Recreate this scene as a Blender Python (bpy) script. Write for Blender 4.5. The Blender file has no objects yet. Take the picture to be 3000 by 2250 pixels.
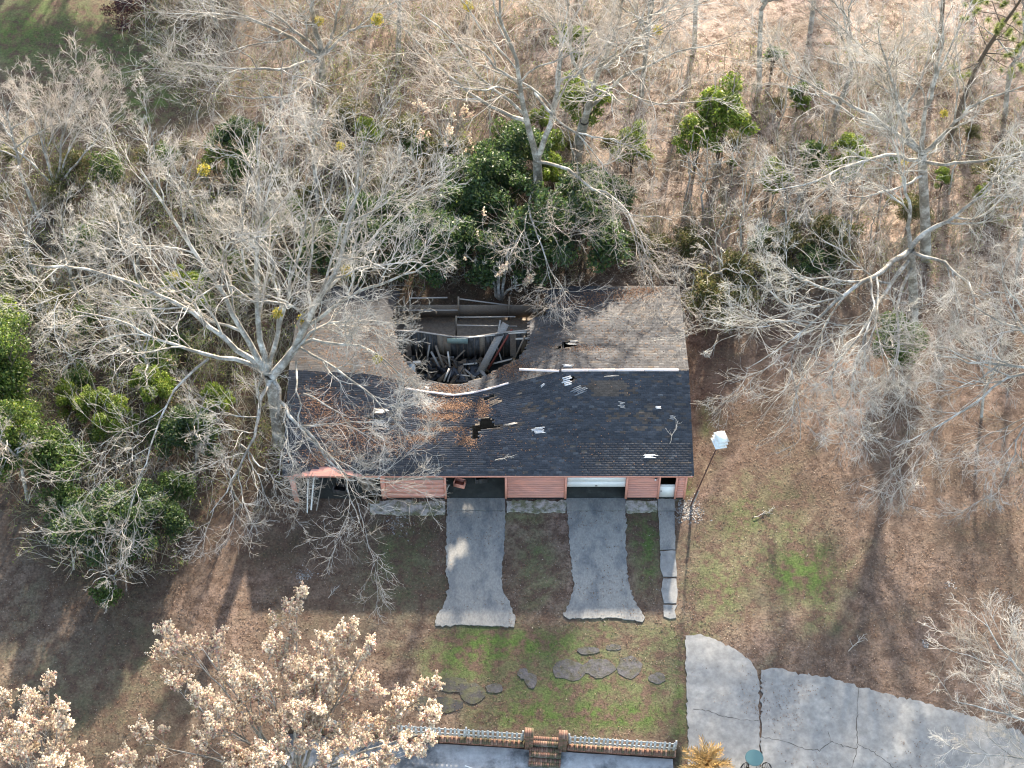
import bpy, bmesh, math, random
import numpy as np
from mathutils import Vector, Matrix
R = math.radians
rng = np.random.default_rng(7)
random.seed(7)
scene = bpy.context.scene
C = scene.collection

# ------------------------------------------------------------------ camera
PITCH = R(52.0)                      # below the horizon
FPX = 5200.0                         # focal length in pixels of the 3000 px wide photograph
CAM = (0.0, -55.4, 81.2)
cam_d = bpy.data.cameras.new('camera'); cam = bpy.data.objects.new('camera', cam_d); C.objects.link(cam)
cam.location = CAM; cam.rotation_euler = (math.pi/2 - PITCH, 0, 0)
cam_d.sensor_width = 36; cam_d.lens = 36*FPX/3000; cam_d.clip_end = 3000; cam_d.clip_start = 1
scene.camera = cam
scene.cycles.filter_width = 1.15
# ------------------------------------------------------------------ sky, sun, exposure
SUN_EL, SUN_AZ = 21.0, 11.0          # azimuth from +Y towards +X
world = bpy.data.worlds.new('World'); scene.world = world; world.use_nodes = True
wn = world.node_tree.nodes; wl = world.node_tree.links
sky = wn.new('ShaderNodeTexSky'); sky.sky_type = 'NISHITA'; sky.sun_disc = False
sky.sun_elevation = R(SUN_EL); sky.sun_rotation = R(SUN_AZ); sky.air_density = 1.0; sky.dust_density = 1.5
wl.new(sky.outputs[0], wn['Background'].inputs[0]); wn['Background'].inputs[1].default_value = 0.15
sun_d = bpy.data.lights.new('sun', 'SUN'); sun = bpy.data.objects.new('sun', sun_d); C.objects.link(sun)
sd = Vector((-math.sin(R(SUN_AZ))*math.cos(R(SUN_EL)), -math.cos(R(SUN_AZ))*math.cos(R(SUN_EL)), -math.sin(R(SUN_EL))))
sun.rotation_euler = sd.to_track_quat('-Z', 'Y').to_euler(); sun.location = (20, 60, 50)
sun_d.energy = 4.4; sun_d.angle = R(1.5); sun_d.color = (1.0, 0.93, 0.84)
vs = scene.view_settings
vs.view_transform = 'Standard'; vs.look = 'None'; vs.exposure = 2.22; vs.gamma = 1; vs.use_curve_mapping = False
vs.use_white_balance = True; vs.white_balance_temperature = 7300; vs.white_balance_tint = 10

# ------------------------------------------------------------------ helpers
K = 3000/2212.0                      # survey notes are in a 2212 px wide copy
cP, sP = math.cos(PITCH), math.sin(PITCH)
def gp(x, y, z=0.0):                 # point on the photograph -> metres at height z
    u = (x*K - 1500)/FPX; v = (1125 - y*K)/FPX
    dy = cP + v*sP; dz = -sP + v*cP
    t = (z - CAM[2])/dz
    return (CAM[0] + u*t, CAM[1] + dy*t, z)
def px(X, Y, Z):                     # metres -> photograph (2212 px wide)
    ry = Y - CAM[1]; rz = Z - CAM[2]
    d = ry*cP - rz*sP; up = ry*sP + rz*cP
    return ((1500 + FPX*(X - CAM[0])/d)/K, (1125 - FPX*up/d)/K)

def tag(o, label=None, cat=None, group=None, kind=None):
    if label: o['label'] = label
    if cat: o['category'] = cat
    if group: o['group'] = group
    if kind: o['kind'] = kind
    return o
def link(name, me, parent=None, mat=None):
    o = bpy.data.objects.new(name, me); C.objects.link(o)
    if parent is not None: o.parent = parent
    if mat is not None and me is not None and not me.materials: me.materials.append(mat)
    return o
def empty(name, loc=(0, 0, 0), rz=0.0, **k):
    o = bpy.data.objects.new(name, None); C.objects.link(o)
    o.location = loc; o.rotation_euler = (0, 0, rz); o.empty_display_size = .2
    return tag(o, **k)
def npmesh(name, V, faces, col=None, smooth=False):
    V = np.asarray(V, np.float32).reshape(-1, 3)
    me = bpy.data.meshes.new(name)
    me.vertices.add(len(V)); me.vertices.foreach_set('co', V.ravel())
    tot = []; idx = []
    for f in faces:
        f = np.asarray(f, np.int32)
        if len(f) == 0: continue
        tot.append(np.full(len(f), f.shape[1], np.int32)); idx.append(f.ravel())
    tot = np.concatenate(tot); idx = np.concatenate(idx)
    me.loops.add(len(idx)); me.loops.foreach_set('vertex_index', idx)
    me.polygons.add(len(tot))
    st = np.zeros(len(tot), np.int32); st[1:] = np.cumsum(tot)[:-1]
    me.polygons.foreach_set('loop_start', st)
    if smooth: me.polygons.foreach_set('use_smooth', np.ones(len(tot), bool))
    if col is not None:
        a = me.color_attributes.new('Col', 'FLOAT_COLOR', 'POINT')
        c = np.ones((len(V), 4), np.float32); c[:, :3] = col
        a.data.foreach_set('color', c.ravel())
    me.update(calc_edges=True)
    return me
CUBE_F = np.array([[0, 3, 2, 1], [4, 5, 6, 7], [0, 1, 5, 4], [1, 2, 6, 5], [2, 3, 7, 6], [3, 0, 4, 7]])
def cube_v(x0, x1, y0, y1, z0, z1):
    return np.array([[x0, y0, z0], [x1, y0, z0], [x1, y1, z0], [x0, y1, z0], [x0, y0, z1], [x1, y0, z1], [x1, y1, z1], [x0, y1, z1]], float)
class MB:
    def __init__(s): s.V = []; s.F4 = []; s.F3 = []; s.n = 0; s.C = []
    def add(s, V, F, c=None):
        V = np.asarray(V, float).reshape(-1, 3); F = np.asarray(F) + s.n
        (s.F4 if F.shape[1] == 4 else s.F3).append(F); s.V.append(V); s.n += len(V)
        if c is not None: s.C.append(np.tile(np.asarray(c, float), (len(V), 1)) if np.ndim(c) == 1 else np.asarray(c))
        return s
    def box(s, x0, x1, y0, y1, z0, z1, c=None): return s.add(cube_v(x0, x1, y0, y1, z0, z1), CUBE_F, c)
    def beam(s, p, q, w, h, c=None, roll=0.0, q_scale=1.0):
        p = Vector(p); q = Vector(q); t = (q - p).normalized()
        ref = Vector((0, 0, 1)) if abs(t.z) < .95 else Vector((0, 1, 0))
        a = t.cross(ref).normalized(); b = a.cross(t).normalized()
        if roll:
            m = Matrix.Rotation(roll, 3, t); a = m @ a; b = m @ b
        V = []
        for (e, k) in ((p, 1.0), (q, q_scale)):
            for sx, sy in ((-1, -1), (1, -1), (1, 1), (-1, 1)): V.append(e + a*sx*w/2*k + b*sy*h/2*k)
        return s.add([tuple(v) for v in V], CUBE_F, c)
    def cyl(s, p, q, r0, r1, n=10, c=None):
        V, F = tubes(np.array([[p, q]], float), np.array([[r0, r1]], float), n)
        s.add(V, F, c)
        base = s.n - 2*n
        cc = None if c is None else c
        for k, e in ((0, p), (1, q)):
            Vc = np.vstack([V[k*n:(k + 1)*n], [e]])
            Fc = np.array([[i, (i + 1) % n, n] for i in range(n)]); s.add(Vc, Fc, cc)
        return s
    def mesh(s, name, smooth=False):
        fs = []
        if s.F4: fs.append(np.concatenate(s.F4))
        if s.F3: fs.append(np.concatenate(s.F3))
        return npmesh(name, np.concatenate(s.V), fs, np.concatenate(s.C) if s.C else None, smooth)
    def build(s, name, mat, parent=None, smooth=False): return link(name, s.mesh(name, smooth), parent, mat)
def tubes(P, Rr, sides):
    P = np.asarray(P, float); n, k, _ = P.shape
    T = np.gradient(P, axis=1); T /= np.linalg.norm(T, axis=2, keepdims=True) + 1e-9
    ref = np.where(np.abs(T[..., 2:3]) < .9, np.array([0, 0, 1.0]), np.array([1.0, 0, 0]))
    ref = np.repeat(ref[:, :1], k, axis=1)
    U = np.cross(T, ref); U /= np.linalg.norm(U, axis=2, keepdims=True) + 1e-9
    W = np.cross(T, U)
    a = np.arange(sides)*2*np.pi/sides
    V = P[:, :, None, :] + Rr[:, :, None, None]*(np.cos(a)[None, None, :, None]*U[:, :, None, :] + np.sin(a)[None, None, :, None]*W[:, :, None, :])
    V = V.reshape(-1, 3)
    i = np.arange(n)[:, None, None]*k*sides; j = np.arange(k - 1)[None, :, None]*sides; s = np.arange(sides)[None, None, :]; s2 = (s + 1) % sides
    F = np.stack([i + j + s, i + j + s2, i + j + sides + s2, i + j + sides + s], -1).reshape(-1, 4)
    return V, F
def unit(v): return v/(np.linalg.norm(v, axis=-1, keepdims=True) + 1e-9)
def spawn(P, Rr, m, lf, ang, k, up, wander, rs=(.5, .75), tmin=.2, rmin=.006, tip=.4, maxlen=9.0, ref=0.0, dens=None):
    n, kp, _ = P.shape
    idx = np.repeat(np.arange(n), m)
    t = tmin + (1 - tmin)*((np.tile(np.arange(m), n) + rng.uniform(0, 1, n*m))/m)
    s = np.clip(t*(kp - 1), 0, kp - 1.001); i = s.astype(int); f = (s - i)[:, None]
    a = P[idx, i]; b = P[idx, i + 1]
    pos = a*(1 - f) + b*f; tan = unit(b - a)
    rad = Rr[idx, i]*(1 - f[:, 0]) + Rr[idx, i + 1]*f[:, 0]
    plen = np.linalg.norm(np.diff(P, axis=1), axis=2).sum(1)[idx]
    perp = unit(np.cross(tan, rng.normal(size=(n*m, 3))))
    an = rng.uniform(ang[0], ang[1], n*m)[:, None]
    d = tan*np.cos(an) + perp*np.sin(an); d[:, 2] += up; d = unit(d)
    L = np.minimum(plen*rng.uniform(lf[0], lf[1], n*m)*(1.15 - .6*t), maxlen)
    out = np.empty((n*m, k, 3)); out[:, 0] = pos
    for j in range(1, k):
        d = d + rng.normal(size=d.shape)*wander; d[:, 2] += up*.35; d = unit(d)
        out[:, j] = out[:, j - 1] + d*(L/(k - 1))[:, None]
    if ref > 0:
        kp_ = rng.random(n*m) < np.clip(plen/ref, .12, 1); out = out[kp_]; rad = rad[kp_]
    if dens is not None:
        kq = rng.random(len(out)) < np.asarray(dens)[idx[kp_] if ref > 0 else idx]; out = out[kq]; rad = rad[kq]
    nm = len(out)
    r0 = np.maximum(rad*rng.uniform(rs[0], rs[1], nm), rmin)
    ra = r0[:, None]*np.linspace(1, tip, k)[None, :]
    return out, np.maximum(ra, rmin*.6)
def resample(nodes, radii, k):
    nodes = np.asarray(nodes, float); d = np.r_[0, np.cumsum(np.linalg.norm(np.diff(nodes, axis=0), axis=1))]
    tt = np.linspace(0, d[-1], k)
    # smooth Catmull-like interpolation
    out = np.stack([np.interp(tt, d, nodes[:, c]) for c in range(3)], 1)
    for _ in range(2): out[1:-1] = .25*out[:-2] + .5*out[1:-1] + .25*out[2:]
    rr = np.interp(tt, d, np.asarray(radii, float))
    return out, rr

# ------------------------------------------------------------------ materials
def nd(nt, t, loc=(0, 0), **k):
    n = nt.nodes.new(t)
    for a, b in k.items(): setattr(n, a, b)
    return n
def mat(name, color, rough=.85, var=.35, scale=6.0, detail=6.0, color2=None, scale2=1.2, mix2=.5, bump=0.0, bscale=30.0, attr=False, spec=.25, stretch=None, metallic=0.0, transl=0.0, backface=None):
    m = bpy.data.materials.new(name); m.use_nodes = True; nt = m.node_tree; N = nt.nodes; L = nt.links
    bs = N['Principled BSDF']; bs.inputs['Roughness'].default_value = rough; bs.inputs['Metallic'].default_value = metallic
    bs.inputs['Specular IOR Level'].default_value = spec
    tc = nd(nt, 'ShaderNodeTexCoord'); src = tc.outputs['Object']
    if stretch:
        mp = nd(nt, 'ShaderNodeMapping'); mp.inputs['Scale'].default_value = stretch; L.new(src, mp.inputs[0]); src = mp.outputs[0]
    if attr:
        at = nd(nt, 'ShaderNodeAttribute', attribute_name='Col'); base = at.outputs['Color']
    else:
        rgb = nd(nt, 'ShaderNodeRGB'); rgb.outputs[0].default_value = (*color, 1); base = rgb.outputs[0]
    if color2 is not None:
        n2 = nd(nt, 'ShaderNodeTexNoise'); n2.inputs['Scale'].default_value = scale2; n2.inputs['Detail'].default_value = 8; n2.inputs['Roughness'].default_value = .65; L.new(src, n2.inputs['Vector'])
        r2 = nd(nt, 'ShaderNodeValToRGB'); r2.color_ramp.elements[0].position = max(0, .62 - mix2*.35 - .06); r2.color_ramp.elements[1].position = min(1, .62 - mix2*.35 + .1)
        L.new(n2.outputs['Fac'], r2.inputs[0])
        mx = nd(nt, 'ShaderNodeMix', data_type='RGBA'); L.new(r2.outputs[0], mx.inputs[0]); L.new(base, mx.inputs[6]); mx.inputs[7].default_value = (*color2, 1)
        base = mx.outputs[2]
    if var > 0:
        n1 = nd(nt, 'ShaderNodeTexNoise'); n1.inputs['Scale'].default_value = scale; n1.inputs['Detail'].default_value = detail; n1.inputs['Roughness'].default_value = .7; L.new(src, n1.inputs['Vector'])
        mr = nd(nt, 'ShaderNodeMapRange'); mr.inputs[1].default_value = .28; mr.inputs[2].default_value = .72; mr.inputs[3].default_value = 1 - var; mr.inputs[4].default_value = 1 + var
        L.new(n1.outputs['Fac'], mr.inputs[0])
        mu = nd(nt, 'ShaderNodeMix', data_type='RGBA', blend_type='MULTIPLY'); mu.inputs[0].default_value = 1
        L.new(base, mu.inputs[6]); L.new(mr.outputs[0], mu.inputs[7]); base = mu.outputs[2]
    L.new(base, bs.inputs['Base Color'])
    if bump > 0:
        nb = nd(nt, 'ShaderNodeTexNoise'); nb.inputs['Scale'].default_value = bscale; nb.inputs['Detail'].default_value = 5; L.new(src, nb.inputs['Vector'])
        bp = nd(nt, 'ShaderNodeBump'); bp.inputs['Strength'].default_value = bump; bp.inputs['Distance'].default_value = .05
        L.new(nb.outputs['Fac'], bp.inputs['Height']); L.new(bp.outputs[0], bs.inputs['Normal'])
    if transl > 0:
        tr = nd(nt, 'ShaderNodeBsdfTranslucent'); L.new(base, tr.inputs['Color'])
        ms = nd(nt, 'ShaderNodeMixShader'); ms.inputs[0].default_value = transl
        L.new(bs.outputs[0], ms.inputs[1]); L.new(tr.outputs[0], ms.inputs[2]); L.new(ms.outputs[0], N['Material Output'].inputs['Surface'])
    return m
M = {}
M['bark'] = mat('bark_grey', (.47, .46, .43), var=.45, scale=5, color2=(.20, .185, .16), scale2=1.1, mix2=.5, bump=.4, bscale=18)
M['twig'] = mat('twig_grey', (.52, .495, .455), var=.35, scale=.9, detail=3, color2=(.27, .245, .21), scale2=.35, mix2=.4)
M['twig_tan'] = mat('twig_tan', (.44, .385, .33), var=.3, scale=1.3, detail=2)
M['twig_pale'] = mat('twig_pale', (.50, .49, .45), var=.3, scale=1.0, detail=3, color2=(.33, .31, .27), scale2=.3, mix2=.35)
M['bark_dark'] = mat('bark_dark', (.10, .08, .065), var=.4, scale=6, bump=.5, bscale=20)
M['brush'] = mat('brush', (.30, .26, .22), attr=True, var=.2, scale=1.0, detail=2)
M['leaf'] = mat('leaf', (.1, .1, .1), attr=True, var=.0, rough=.5, spec=.4, transl=.42)
M['dead_leaf'] = mat('dead_leaf', (.1, .1, .1), attr=True, var=.0, rough=.8, transl=.12)
M['grass'] = mat('grass', (.1, .1, .1), attr=True, var=0, rough=.7, transl=.2)
M['seed'] = mat('seed_head', (.50, .40, .29), attr=True, var=.0, rough=.9, transl=.25)
M['mistle'] = mat('mistletoe', (.36, .27, .03), attr=True, rough=.7, var=0, transl=.3)
M['conc'] = mat('concrete_weathered', (.135, .14, .143), var=.3, scale=9, detail=14, color2=(.225, .22, .205), scale2=.8, mix2=.55, bump=.2, bscale=25, stretch=(1.3, .8, 1))
M['conc_light'] = mat('concrete_light', (.265, .26, .245), var=.33, scale=2.5, detail=14, color2=(.20, .20, .195), scale2=.6, mix2=.6, bump=.12, bscale=25)
M['conc_rough'] = mat('concrete_rough', (.34, .325, .30), var=.45, scale=5, detail=10, color2=(.13, .135, .08), scale2=2.2, mix2=.35, bump=.5, bscale=14)
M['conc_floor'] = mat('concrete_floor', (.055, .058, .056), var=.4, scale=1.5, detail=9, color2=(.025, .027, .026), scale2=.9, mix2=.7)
M['patio'] = mat('patio_stained', (.10, .105, .11), var=.35, scale=2.0, detail=10, color2=(.36, .36, .36), scale2=.55, mix2=.45)
M['shingle'] = mat('shingle', (.05, .05, .055), attr=True, var=.25, scale=9, rough=.9, bump=.3, bscale=90)
M['deck'] = mat('roof_deck_wood', (.10, .085, .07), var=.4, scale=5, stretch=(1, 8, 8))
M['paint'] = mat('salmon_paint', (.70, .32, .25), var=.16, scale=3, stretch=(.6, 4, 4), color2=(.54, .27, .225), scale2=1.1, mix2=.5, rough=.75, bump=.15)
M['paint_trim'] = mat('salmon_trim', (.68, .31, .24), var=.15, scale=4, rough=.7)
M['bare_wood'] = mat('bare_grey_wood', (.27, .25, .23), var=.35, scale=5, stretch=(1, 7, 7), bump=.2)
M['old_wood'] = mat('old_brown_wood', (.20, .16, .125), var=.4, scale=4, stretch=(2, 2, 6))
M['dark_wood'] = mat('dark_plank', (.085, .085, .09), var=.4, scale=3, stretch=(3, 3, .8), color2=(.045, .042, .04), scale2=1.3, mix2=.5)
M['pale_wood'] = mat('pale_wood', (.55, .50, .44), var=.2, scale=6, stretch=(1, 5, 5))
M['red_wood'] = mat('red_wood', (.22, .06, .045), var=.3, scale=5)
M['white_paint'] = mat('white_paint', (.72, .74, .74), var=.08, scale=3, rough=.5)
M['cap'] = mat('ridge_cap_metal', (.62, .54, .52), var=.12, scale=4, rough=.55)
M['felt'] = mat('torn_felt', (.50, .52, .54), var=.3, scale=8)
M['felt_dark'] = mat('roll_felt', (.10, .12, .145), var=.2, scale=8)
M['rust'] = mat('rusty_steel', (.10, .05, .04), var=.35, scale=10, rough=.7)
M['steel_dark'] = mat('dark_steel', (.03, .03, .032), var=.2, rough=.6)
M['teal'] = mat('teal_paint', (.045, .12, .135), var=.06, scale=2, rough=.45)
M['brick_a'] = mat('brick_red', (.20, .10, .075), var=.35, scale=9, color2=(.16, .10, .07), scale2=4, mix2=.4)
M['brick_b'] = mat('brick_brown', (.13, .085, .06), var=.35, scale=9, color2=(.10, .085, .05), scale2=4, mix2=.5)
M['brick_c'] = mat('brick_pale', (.24, .15, .11), var=.3, scale=9)
M['mortar'] = mat('mortar', (.15, .13, .11), var=.4, scale=14, color2=(.055, .06, .035), scale2=3, mix2=.4)
M['picket'] = mat('grey_picket', (.50, .51, .51), var=.25, scale=5, stretch=(5, 5, 1), color2=(.33, .325, .31), scale2=2.5, mix2=.45)
M['stone'] = mat('flagstone', (.078, .074, .078), var=.4, scale=5, color2=(.06, .058, .042), scale2=2.2, mix2=.35, bump=.4, bscale=10)
M['stone_dark'] = mat('dark_flagstone', (.05, .047, .047), var=.35, scale=6, color2=(.07, .07, .04), scale2=2, mix2=.4, bump=.4, bscale=10)
M['frond'] = mat('dead_frond', (.36, .23, .09), attr=True, var=.0, rough=.8, transl=.2)
M['black'] = mat('black_paint', (.012, .012, .013), var=0, rough=.5)
M['crack'] = mat('crack_dirt', (.06, .055, .05), var=.3, scale=12)
M['ash'] = mat('pale_ash', (.45, .42, .39), attr=True, var=.35, scale=7)
M['plain'] = mat('tinted', (.2, .2, .2), attr=True, var=.2, scale=6)

def polyline_noise(pts, step, amp):
    out = []
    n = len(pts)
    for i in range(n):
        a = np.array(pts[i]); b = np.array(pts[(i + 1) % n]); L = np.linalg.norm(b - a); k = max(1, int(L/step))
        for j in range(k):
            p = a + (b - a)*j/k
            out.append(p + rng.normal(size=2)*amp*(0.3 if j == 0 else 1))
    return out
def slab(name, pts, z0, z1, material, parent=None, amp=.03, step=.35):
    pts = polyline_noise([np.array(p[:2], float) for p in pts], step, amp)
    bm = bmesh.new()
    vs_ = [bm.verts.new((p[0], p[1], z1)) for p in pts]
    f = bm.faces.new(vs_); f.normal_update()
    if f.normal.z < 0: f.normal_flip()
    r = bmesh.ops.extrude_face_region(bm, geom=[f])
    for v in r['geom']:
        if isinstance(v, bmesh.types.BMVert): v.co.z = z0
    bmesh.ops.recalc_face_normals(bm, faces=bm.faces)
    me = bpy.data.meshes.new(name); bm.to_mesh(me); bm.free()
    return link(name, me, parent, material)
def inpoly(x, y, poly):
    x = np.asarray(x); y = np.asarray(y); r = np.zeros(x.shape, bool); n = len(poly); j = n - 1
    for i in range(n):
        xi, yi = poly[i]; xj, yj = poly[j]
        c = ((yi > y) != (yj > y)) & (x < (xj - xi)*(y - yi)/(yj - yi + 1e-12) + xi)
        r ^= c; j = i
    return r
def snoise(X, Y, seed=0, scales=((.12, 1), (.3, .6), (.8, .4))):
    g = np.random.default_rng(seed); o = np.zeros(np.shape(X)); tw = 0
    for s, w in scales:
        for _ in range(5):
            a = g.uniform(0, 6.28); ph = g.uniform(0, 6.28); f = s*g.uniform(.7, 1.4)*6.28
            o += w*np.sin((np.cos(a)*X + np.sin(a)*Y)*f + ph)/5**.5; tw += w*w/5*.5*1
    return o/1.2

# ------------------------------------------------------------------ ground
FA = gp(1312/K, 2150/K, .05); FB = gp(1960/K, 2192/K, .05)
FS = (FB[1] - FA[1])/(FB[0] - FA[0]); FV = FA[1] - FS*FA[0] - .16     # fence / retaining wall line: Y = FV + FS*X
PX0, PX1 = -11.5, 8.35                                                # patio reaches
PATIO_Z = -.36
GREEN = [(60, 60, 190, 110, .62), (270, 120, 120, 100, .6), (330, 215, 110, 60, .62), (1100, 1390, 190, 42, 1.0), (1000, 1420, 140, 60, .7), (1330, 1545, 170, 40, .95), (1150, 1545, 160, 38, .8), (1395, 1190, 36, 110, .75), (1440, 1370, 120, 60, .5), (1160, 1250, 55, 120, .35), (1260, 1490, 260, 110, .55), (870, 1180, 120, 90, .25), (1640, 1200, 170, 170, .38),
         (1730, 1240, 95, 75, .85), (1590, 1130, 80, 95, .5), (1560, 1260, 90, 90, .5), (1480, 1050, 30, 40, .7), (1470, 1510, 25, 130, .6), (1150, 1115, 70, 10, .5),
         (1530, 900, 16, 60, .5), (960, 1100, 60, 30, .25), (1600, 1250, 130, 120, .3), (1790, 1330, 60, 40, .4)]
OLIVE = [(150, 120, 260, 220, 1.0), (330, 230, 120, 60, .9), (860, 1260, 150, 130, .75), (1160, 1230, 60, 110, .55), (200, 1500, 260, 200, .7), (1200, 1450, 320, 130, .9), (760, 1330, 150, 60, .5),
         (1400, 1450, 90, 120, .8), (1650, 1200, 180, 190, .5), (60, 1300, 80, 120, .5), (1000, 1200, 60, 100, .4)]
def gmask(u, v, blobs):
    o = np.zeros(np.shape(u))
    for (cx, cy, rx, ry, s) in blobs:
        d = ((u - cx)/rx)**2 + ((v - cy)/ry)**2
        o = np.maximum(o, s*np.exp(-d*1.1))
    return o
def gclass(X, Y):
    u, v = px(X, Y, 0.0)
    n1 = snoise(X, Y, 3, ((.15, .5), (.5, .5), (1.3, .5)))
    g = np.clip(gmask(u, v, GREEN)*1.5 + n1*.2 - .15, 0, 1)
    ol = np.clip(gmask(u, v, OLIVE)*1.2 + n1*.25 - .1, 0, 1)
    return g, ol
def ground_col(X, Y):
    g, ol = gclass(X, Y)
    n2 = snoise(X, Y, 11, ((.08, .8), (.25, .5), (.9, .4)))[..., None]
    lit = np.array([.138, .097, .073])*(1 + .18*n2) + np.array([.02, .012, .012])*n2
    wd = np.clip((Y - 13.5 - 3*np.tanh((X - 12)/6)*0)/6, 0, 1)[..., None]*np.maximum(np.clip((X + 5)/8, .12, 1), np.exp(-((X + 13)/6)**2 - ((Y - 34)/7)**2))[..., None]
    lit = lit*(1 - wd) + (lit*np.array([1.95, 2.1, 2.2]))*wd  # woods litter paled, its sunlit look put into the colour
    uu, vv = px(X, Y, 0.0)
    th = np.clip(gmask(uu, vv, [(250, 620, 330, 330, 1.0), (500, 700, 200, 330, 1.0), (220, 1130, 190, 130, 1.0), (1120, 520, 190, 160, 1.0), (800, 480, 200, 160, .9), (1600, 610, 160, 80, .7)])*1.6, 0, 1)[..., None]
    lit = lit*(1 - th) + np.array([.052, .044, .030])*th          # decayed ground under the brush, with its shade painted in
    olv = np.array([.088, .084, .050])*(1 + .12*n2)
    gr = np.array([.060, .098, .024])*(1 + .15*n2)
    c = lit*(1 - ol[..., None]) + olv*ol[..., None]
    return c*(1 - g[..., None]) + gr*g[..., None]
fx = np.unique(np.r_[np.linspace(-420, -48, 12), np.arange(-46, 50, .6), np.linspace(52, 420, 12), PX0 - .08, PX0, PX1, PX1 + .08])
fy = np.unique(np.r_[np.linspace(-160, -26, 10), np.arange(-24, 62, .6), np.linspace(64, 900, 16), FV, FV - .06])
GX, GV = np.meshgrid(fx, fy); GY = GV + FS*GX*np.exp(-(GX/60)**2)
GZ = .05*snoise(GX, GY, 5, ((.05, 1), (.12, .6))) + .02*snoise(GX, GY, 6, ((.4, 1),))
GAMP = np.clip((GY - 2)/6, .18, 1) ; GZ = GAMP*GZ - .022 - .04*GAMP
low = (GV <= FV - .05) & (GX >= PX0 - .01) & (GX <= PX1 + .01) & (GV > -40)
GZ = np.where(low, PATIO_Z - .05 + .3*GZ, GZ)
nx, ny = len(fx), len(fy)
I = np.arange(nx*ny).reshape(ny, nx)
GF = np.stack([I[:-1, :-1], I[:-1, 1:], I[1:, 1:], I[1:, :-1]], -1).reshape(-1, 4)
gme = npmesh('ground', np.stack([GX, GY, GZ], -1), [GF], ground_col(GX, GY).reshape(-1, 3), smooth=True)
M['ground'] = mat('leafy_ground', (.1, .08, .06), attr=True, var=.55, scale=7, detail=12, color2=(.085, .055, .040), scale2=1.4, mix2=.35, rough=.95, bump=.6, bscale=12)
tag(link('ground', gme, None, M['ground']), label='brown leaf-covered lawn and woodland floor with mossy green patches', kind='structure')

# leaf litter and grass as real geometry
def leaf_quads(P, size, cols, tilt=.5, asp=.6, flat=False):
    n = len(P); a = rng.uniform(0, 2*np.pi, n)
    nrm = rng.normal(size=(n, 3))*tilt; nrm[:, 2] = np.abs(nrm[:, 2]) + (1 if flat else .15); nrm = unit(nrm)
    ref = np.stack([np.cos(a), np.sin(a), np.zeros(n)], 1); U = unit(np.cross(nrm, ref)); W = np.cross(nrm, U)
    s = size[:, None] if np.ndim(size) else size
    V = np.stack([P - U*s*.5, P - W*s*asp*.5 + nrm*s*.12, P + U*s*.5, P + W*s*asp*.5 + nrm*s*.12], 1)
    F = np.arange(n*4).reshape(n, 4)
    return V.reshape(-1, 3), F, np.repeat(cols, 4, 0)
LITTER_COLS = np.array([[.185, .118, .082], [.23, .165, .12], [.32, .25, .20], [.135, .080, .052], [.26, .20, .17], [.42, .34, .28], [.21, .12, .07]])
HARD = []       # polygons kept clear of leaves, filled below
def scatter_xy(n):
    v = rng.uniform(-17, 50, n*2); Y = v
    half = 26 + (Y + 17)*.19; X = rng.uniform(-1, 1, n*2)*half*1.05
    return X, Y

# ------------------------------------------------------------------ concrete
def gpd(pts, z=0.0): return [gp(x, y, z)[:2] for x, y in pts]
D1 = [(966, 1104), (1091, 1104), (1090, 1150), (1088, 1200), (1084, 1240), (1084, 1268), (1098, 1296), (1114, 1338), (1111, 1354), (1030, 1351), (941, 1352), (944, 1328), (964, 1296), (970, 1268), (963, 1230), (964, 1170)]
D2 = [(1225, 1104), (1351, 1104), (1352, 1160), (1354, 1230), (1364, 1285), (1393, 1334), (1388, 1344), (1330, 1334), (1225, 1336), (1217, 1330), (1232, 1296), (1241, 1262), (1232, 1200), (1229, 1150)]
drv = empty('driveway', gp(1028, 1220), label='left flared concrete garage drive in front of the open dark bay', cat='driveway', group='short garage drives')
def rel(o, parent):
    o.location = -Vector(parent.location); return o
rel(slab('slab', gpd(D1), -.12, .035, M['conc'], drv, .04, .13), drv)
rel(slab('apron', gpd([(966, 1077), (1091, 1077), (1091.5, 1103.3), (965.5, 1103.3)]), -.12, .055, M['conc_light2'] if 'conc_light2' in M else M['conc'], drv, .008, .5), drv)
drv2 = empty('driveway', gp(1290, 1220), label='right flared concrete garage drive in front of the half-open white door', cat='driveway', group='short garage drives')
rel(slab('slab', gpd(D2), -.12, .035, M['conc'], drv2, .04, .13), drv2)
rel(slab('apron', gpd([(1223, 1077), (1351, 1077), (1351.5, 1103.3), (1224, 1103.3)]), -.12, .055, M['conc'], drv2, .008, .5), drv2)
wk = empty('walkway', gp(1443, 1200), label='narrow concrete slab walkway leading to the side door', cat='walkway')
for i, q in enumerate([[(1421, 1079), (1457, 1079), (1457, 1104), (1421, 1104)], [(1422, 1105.5), (1457, 1105.5), (1459, 1187), (1426, 1188)], [(1426, 1191), (1459, 1190), (1462, 1246), (1433, 1246), (1426, 1225)], [(1433, 1250), (1461, 1250), (1464, 1280), (1461, 1303), (1434, 1303), (1428, 1275)], [(1433, 1307), (1463, 1307), (1457, 1319), (1461, 1335), (1447, 1337), (1434, 1332)]]):
    rel(slab('paving_slab', gpd(q), -.1, (.05, .03, .035, .03, .02)[i], M['conc'] if i < 2 else M['conc_light'], wk, .014, .2), wk)
big = empty('driveway', gp(1560, 1600), label='pale cracked concrete driveway with rounded corner beside the dry palm', cat='driveway')
BA = [(1481, 1374), (1505, 1371), (1545, 1382), (1590, 1404), (1620, 1427), (1635, 1450), (1639.5, 1480), (1641, 1760), (1489, 1760), (1485, 1560), (1482, 1450)]
BB = [(1644, 1448), (1690, 1444), (1704, 1452), (1780, 1463), (1900, 1496), (2040, 1530), (2170, 1568), (2300, 1622), (2300, 1760), (1644, 1760)]
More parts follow.
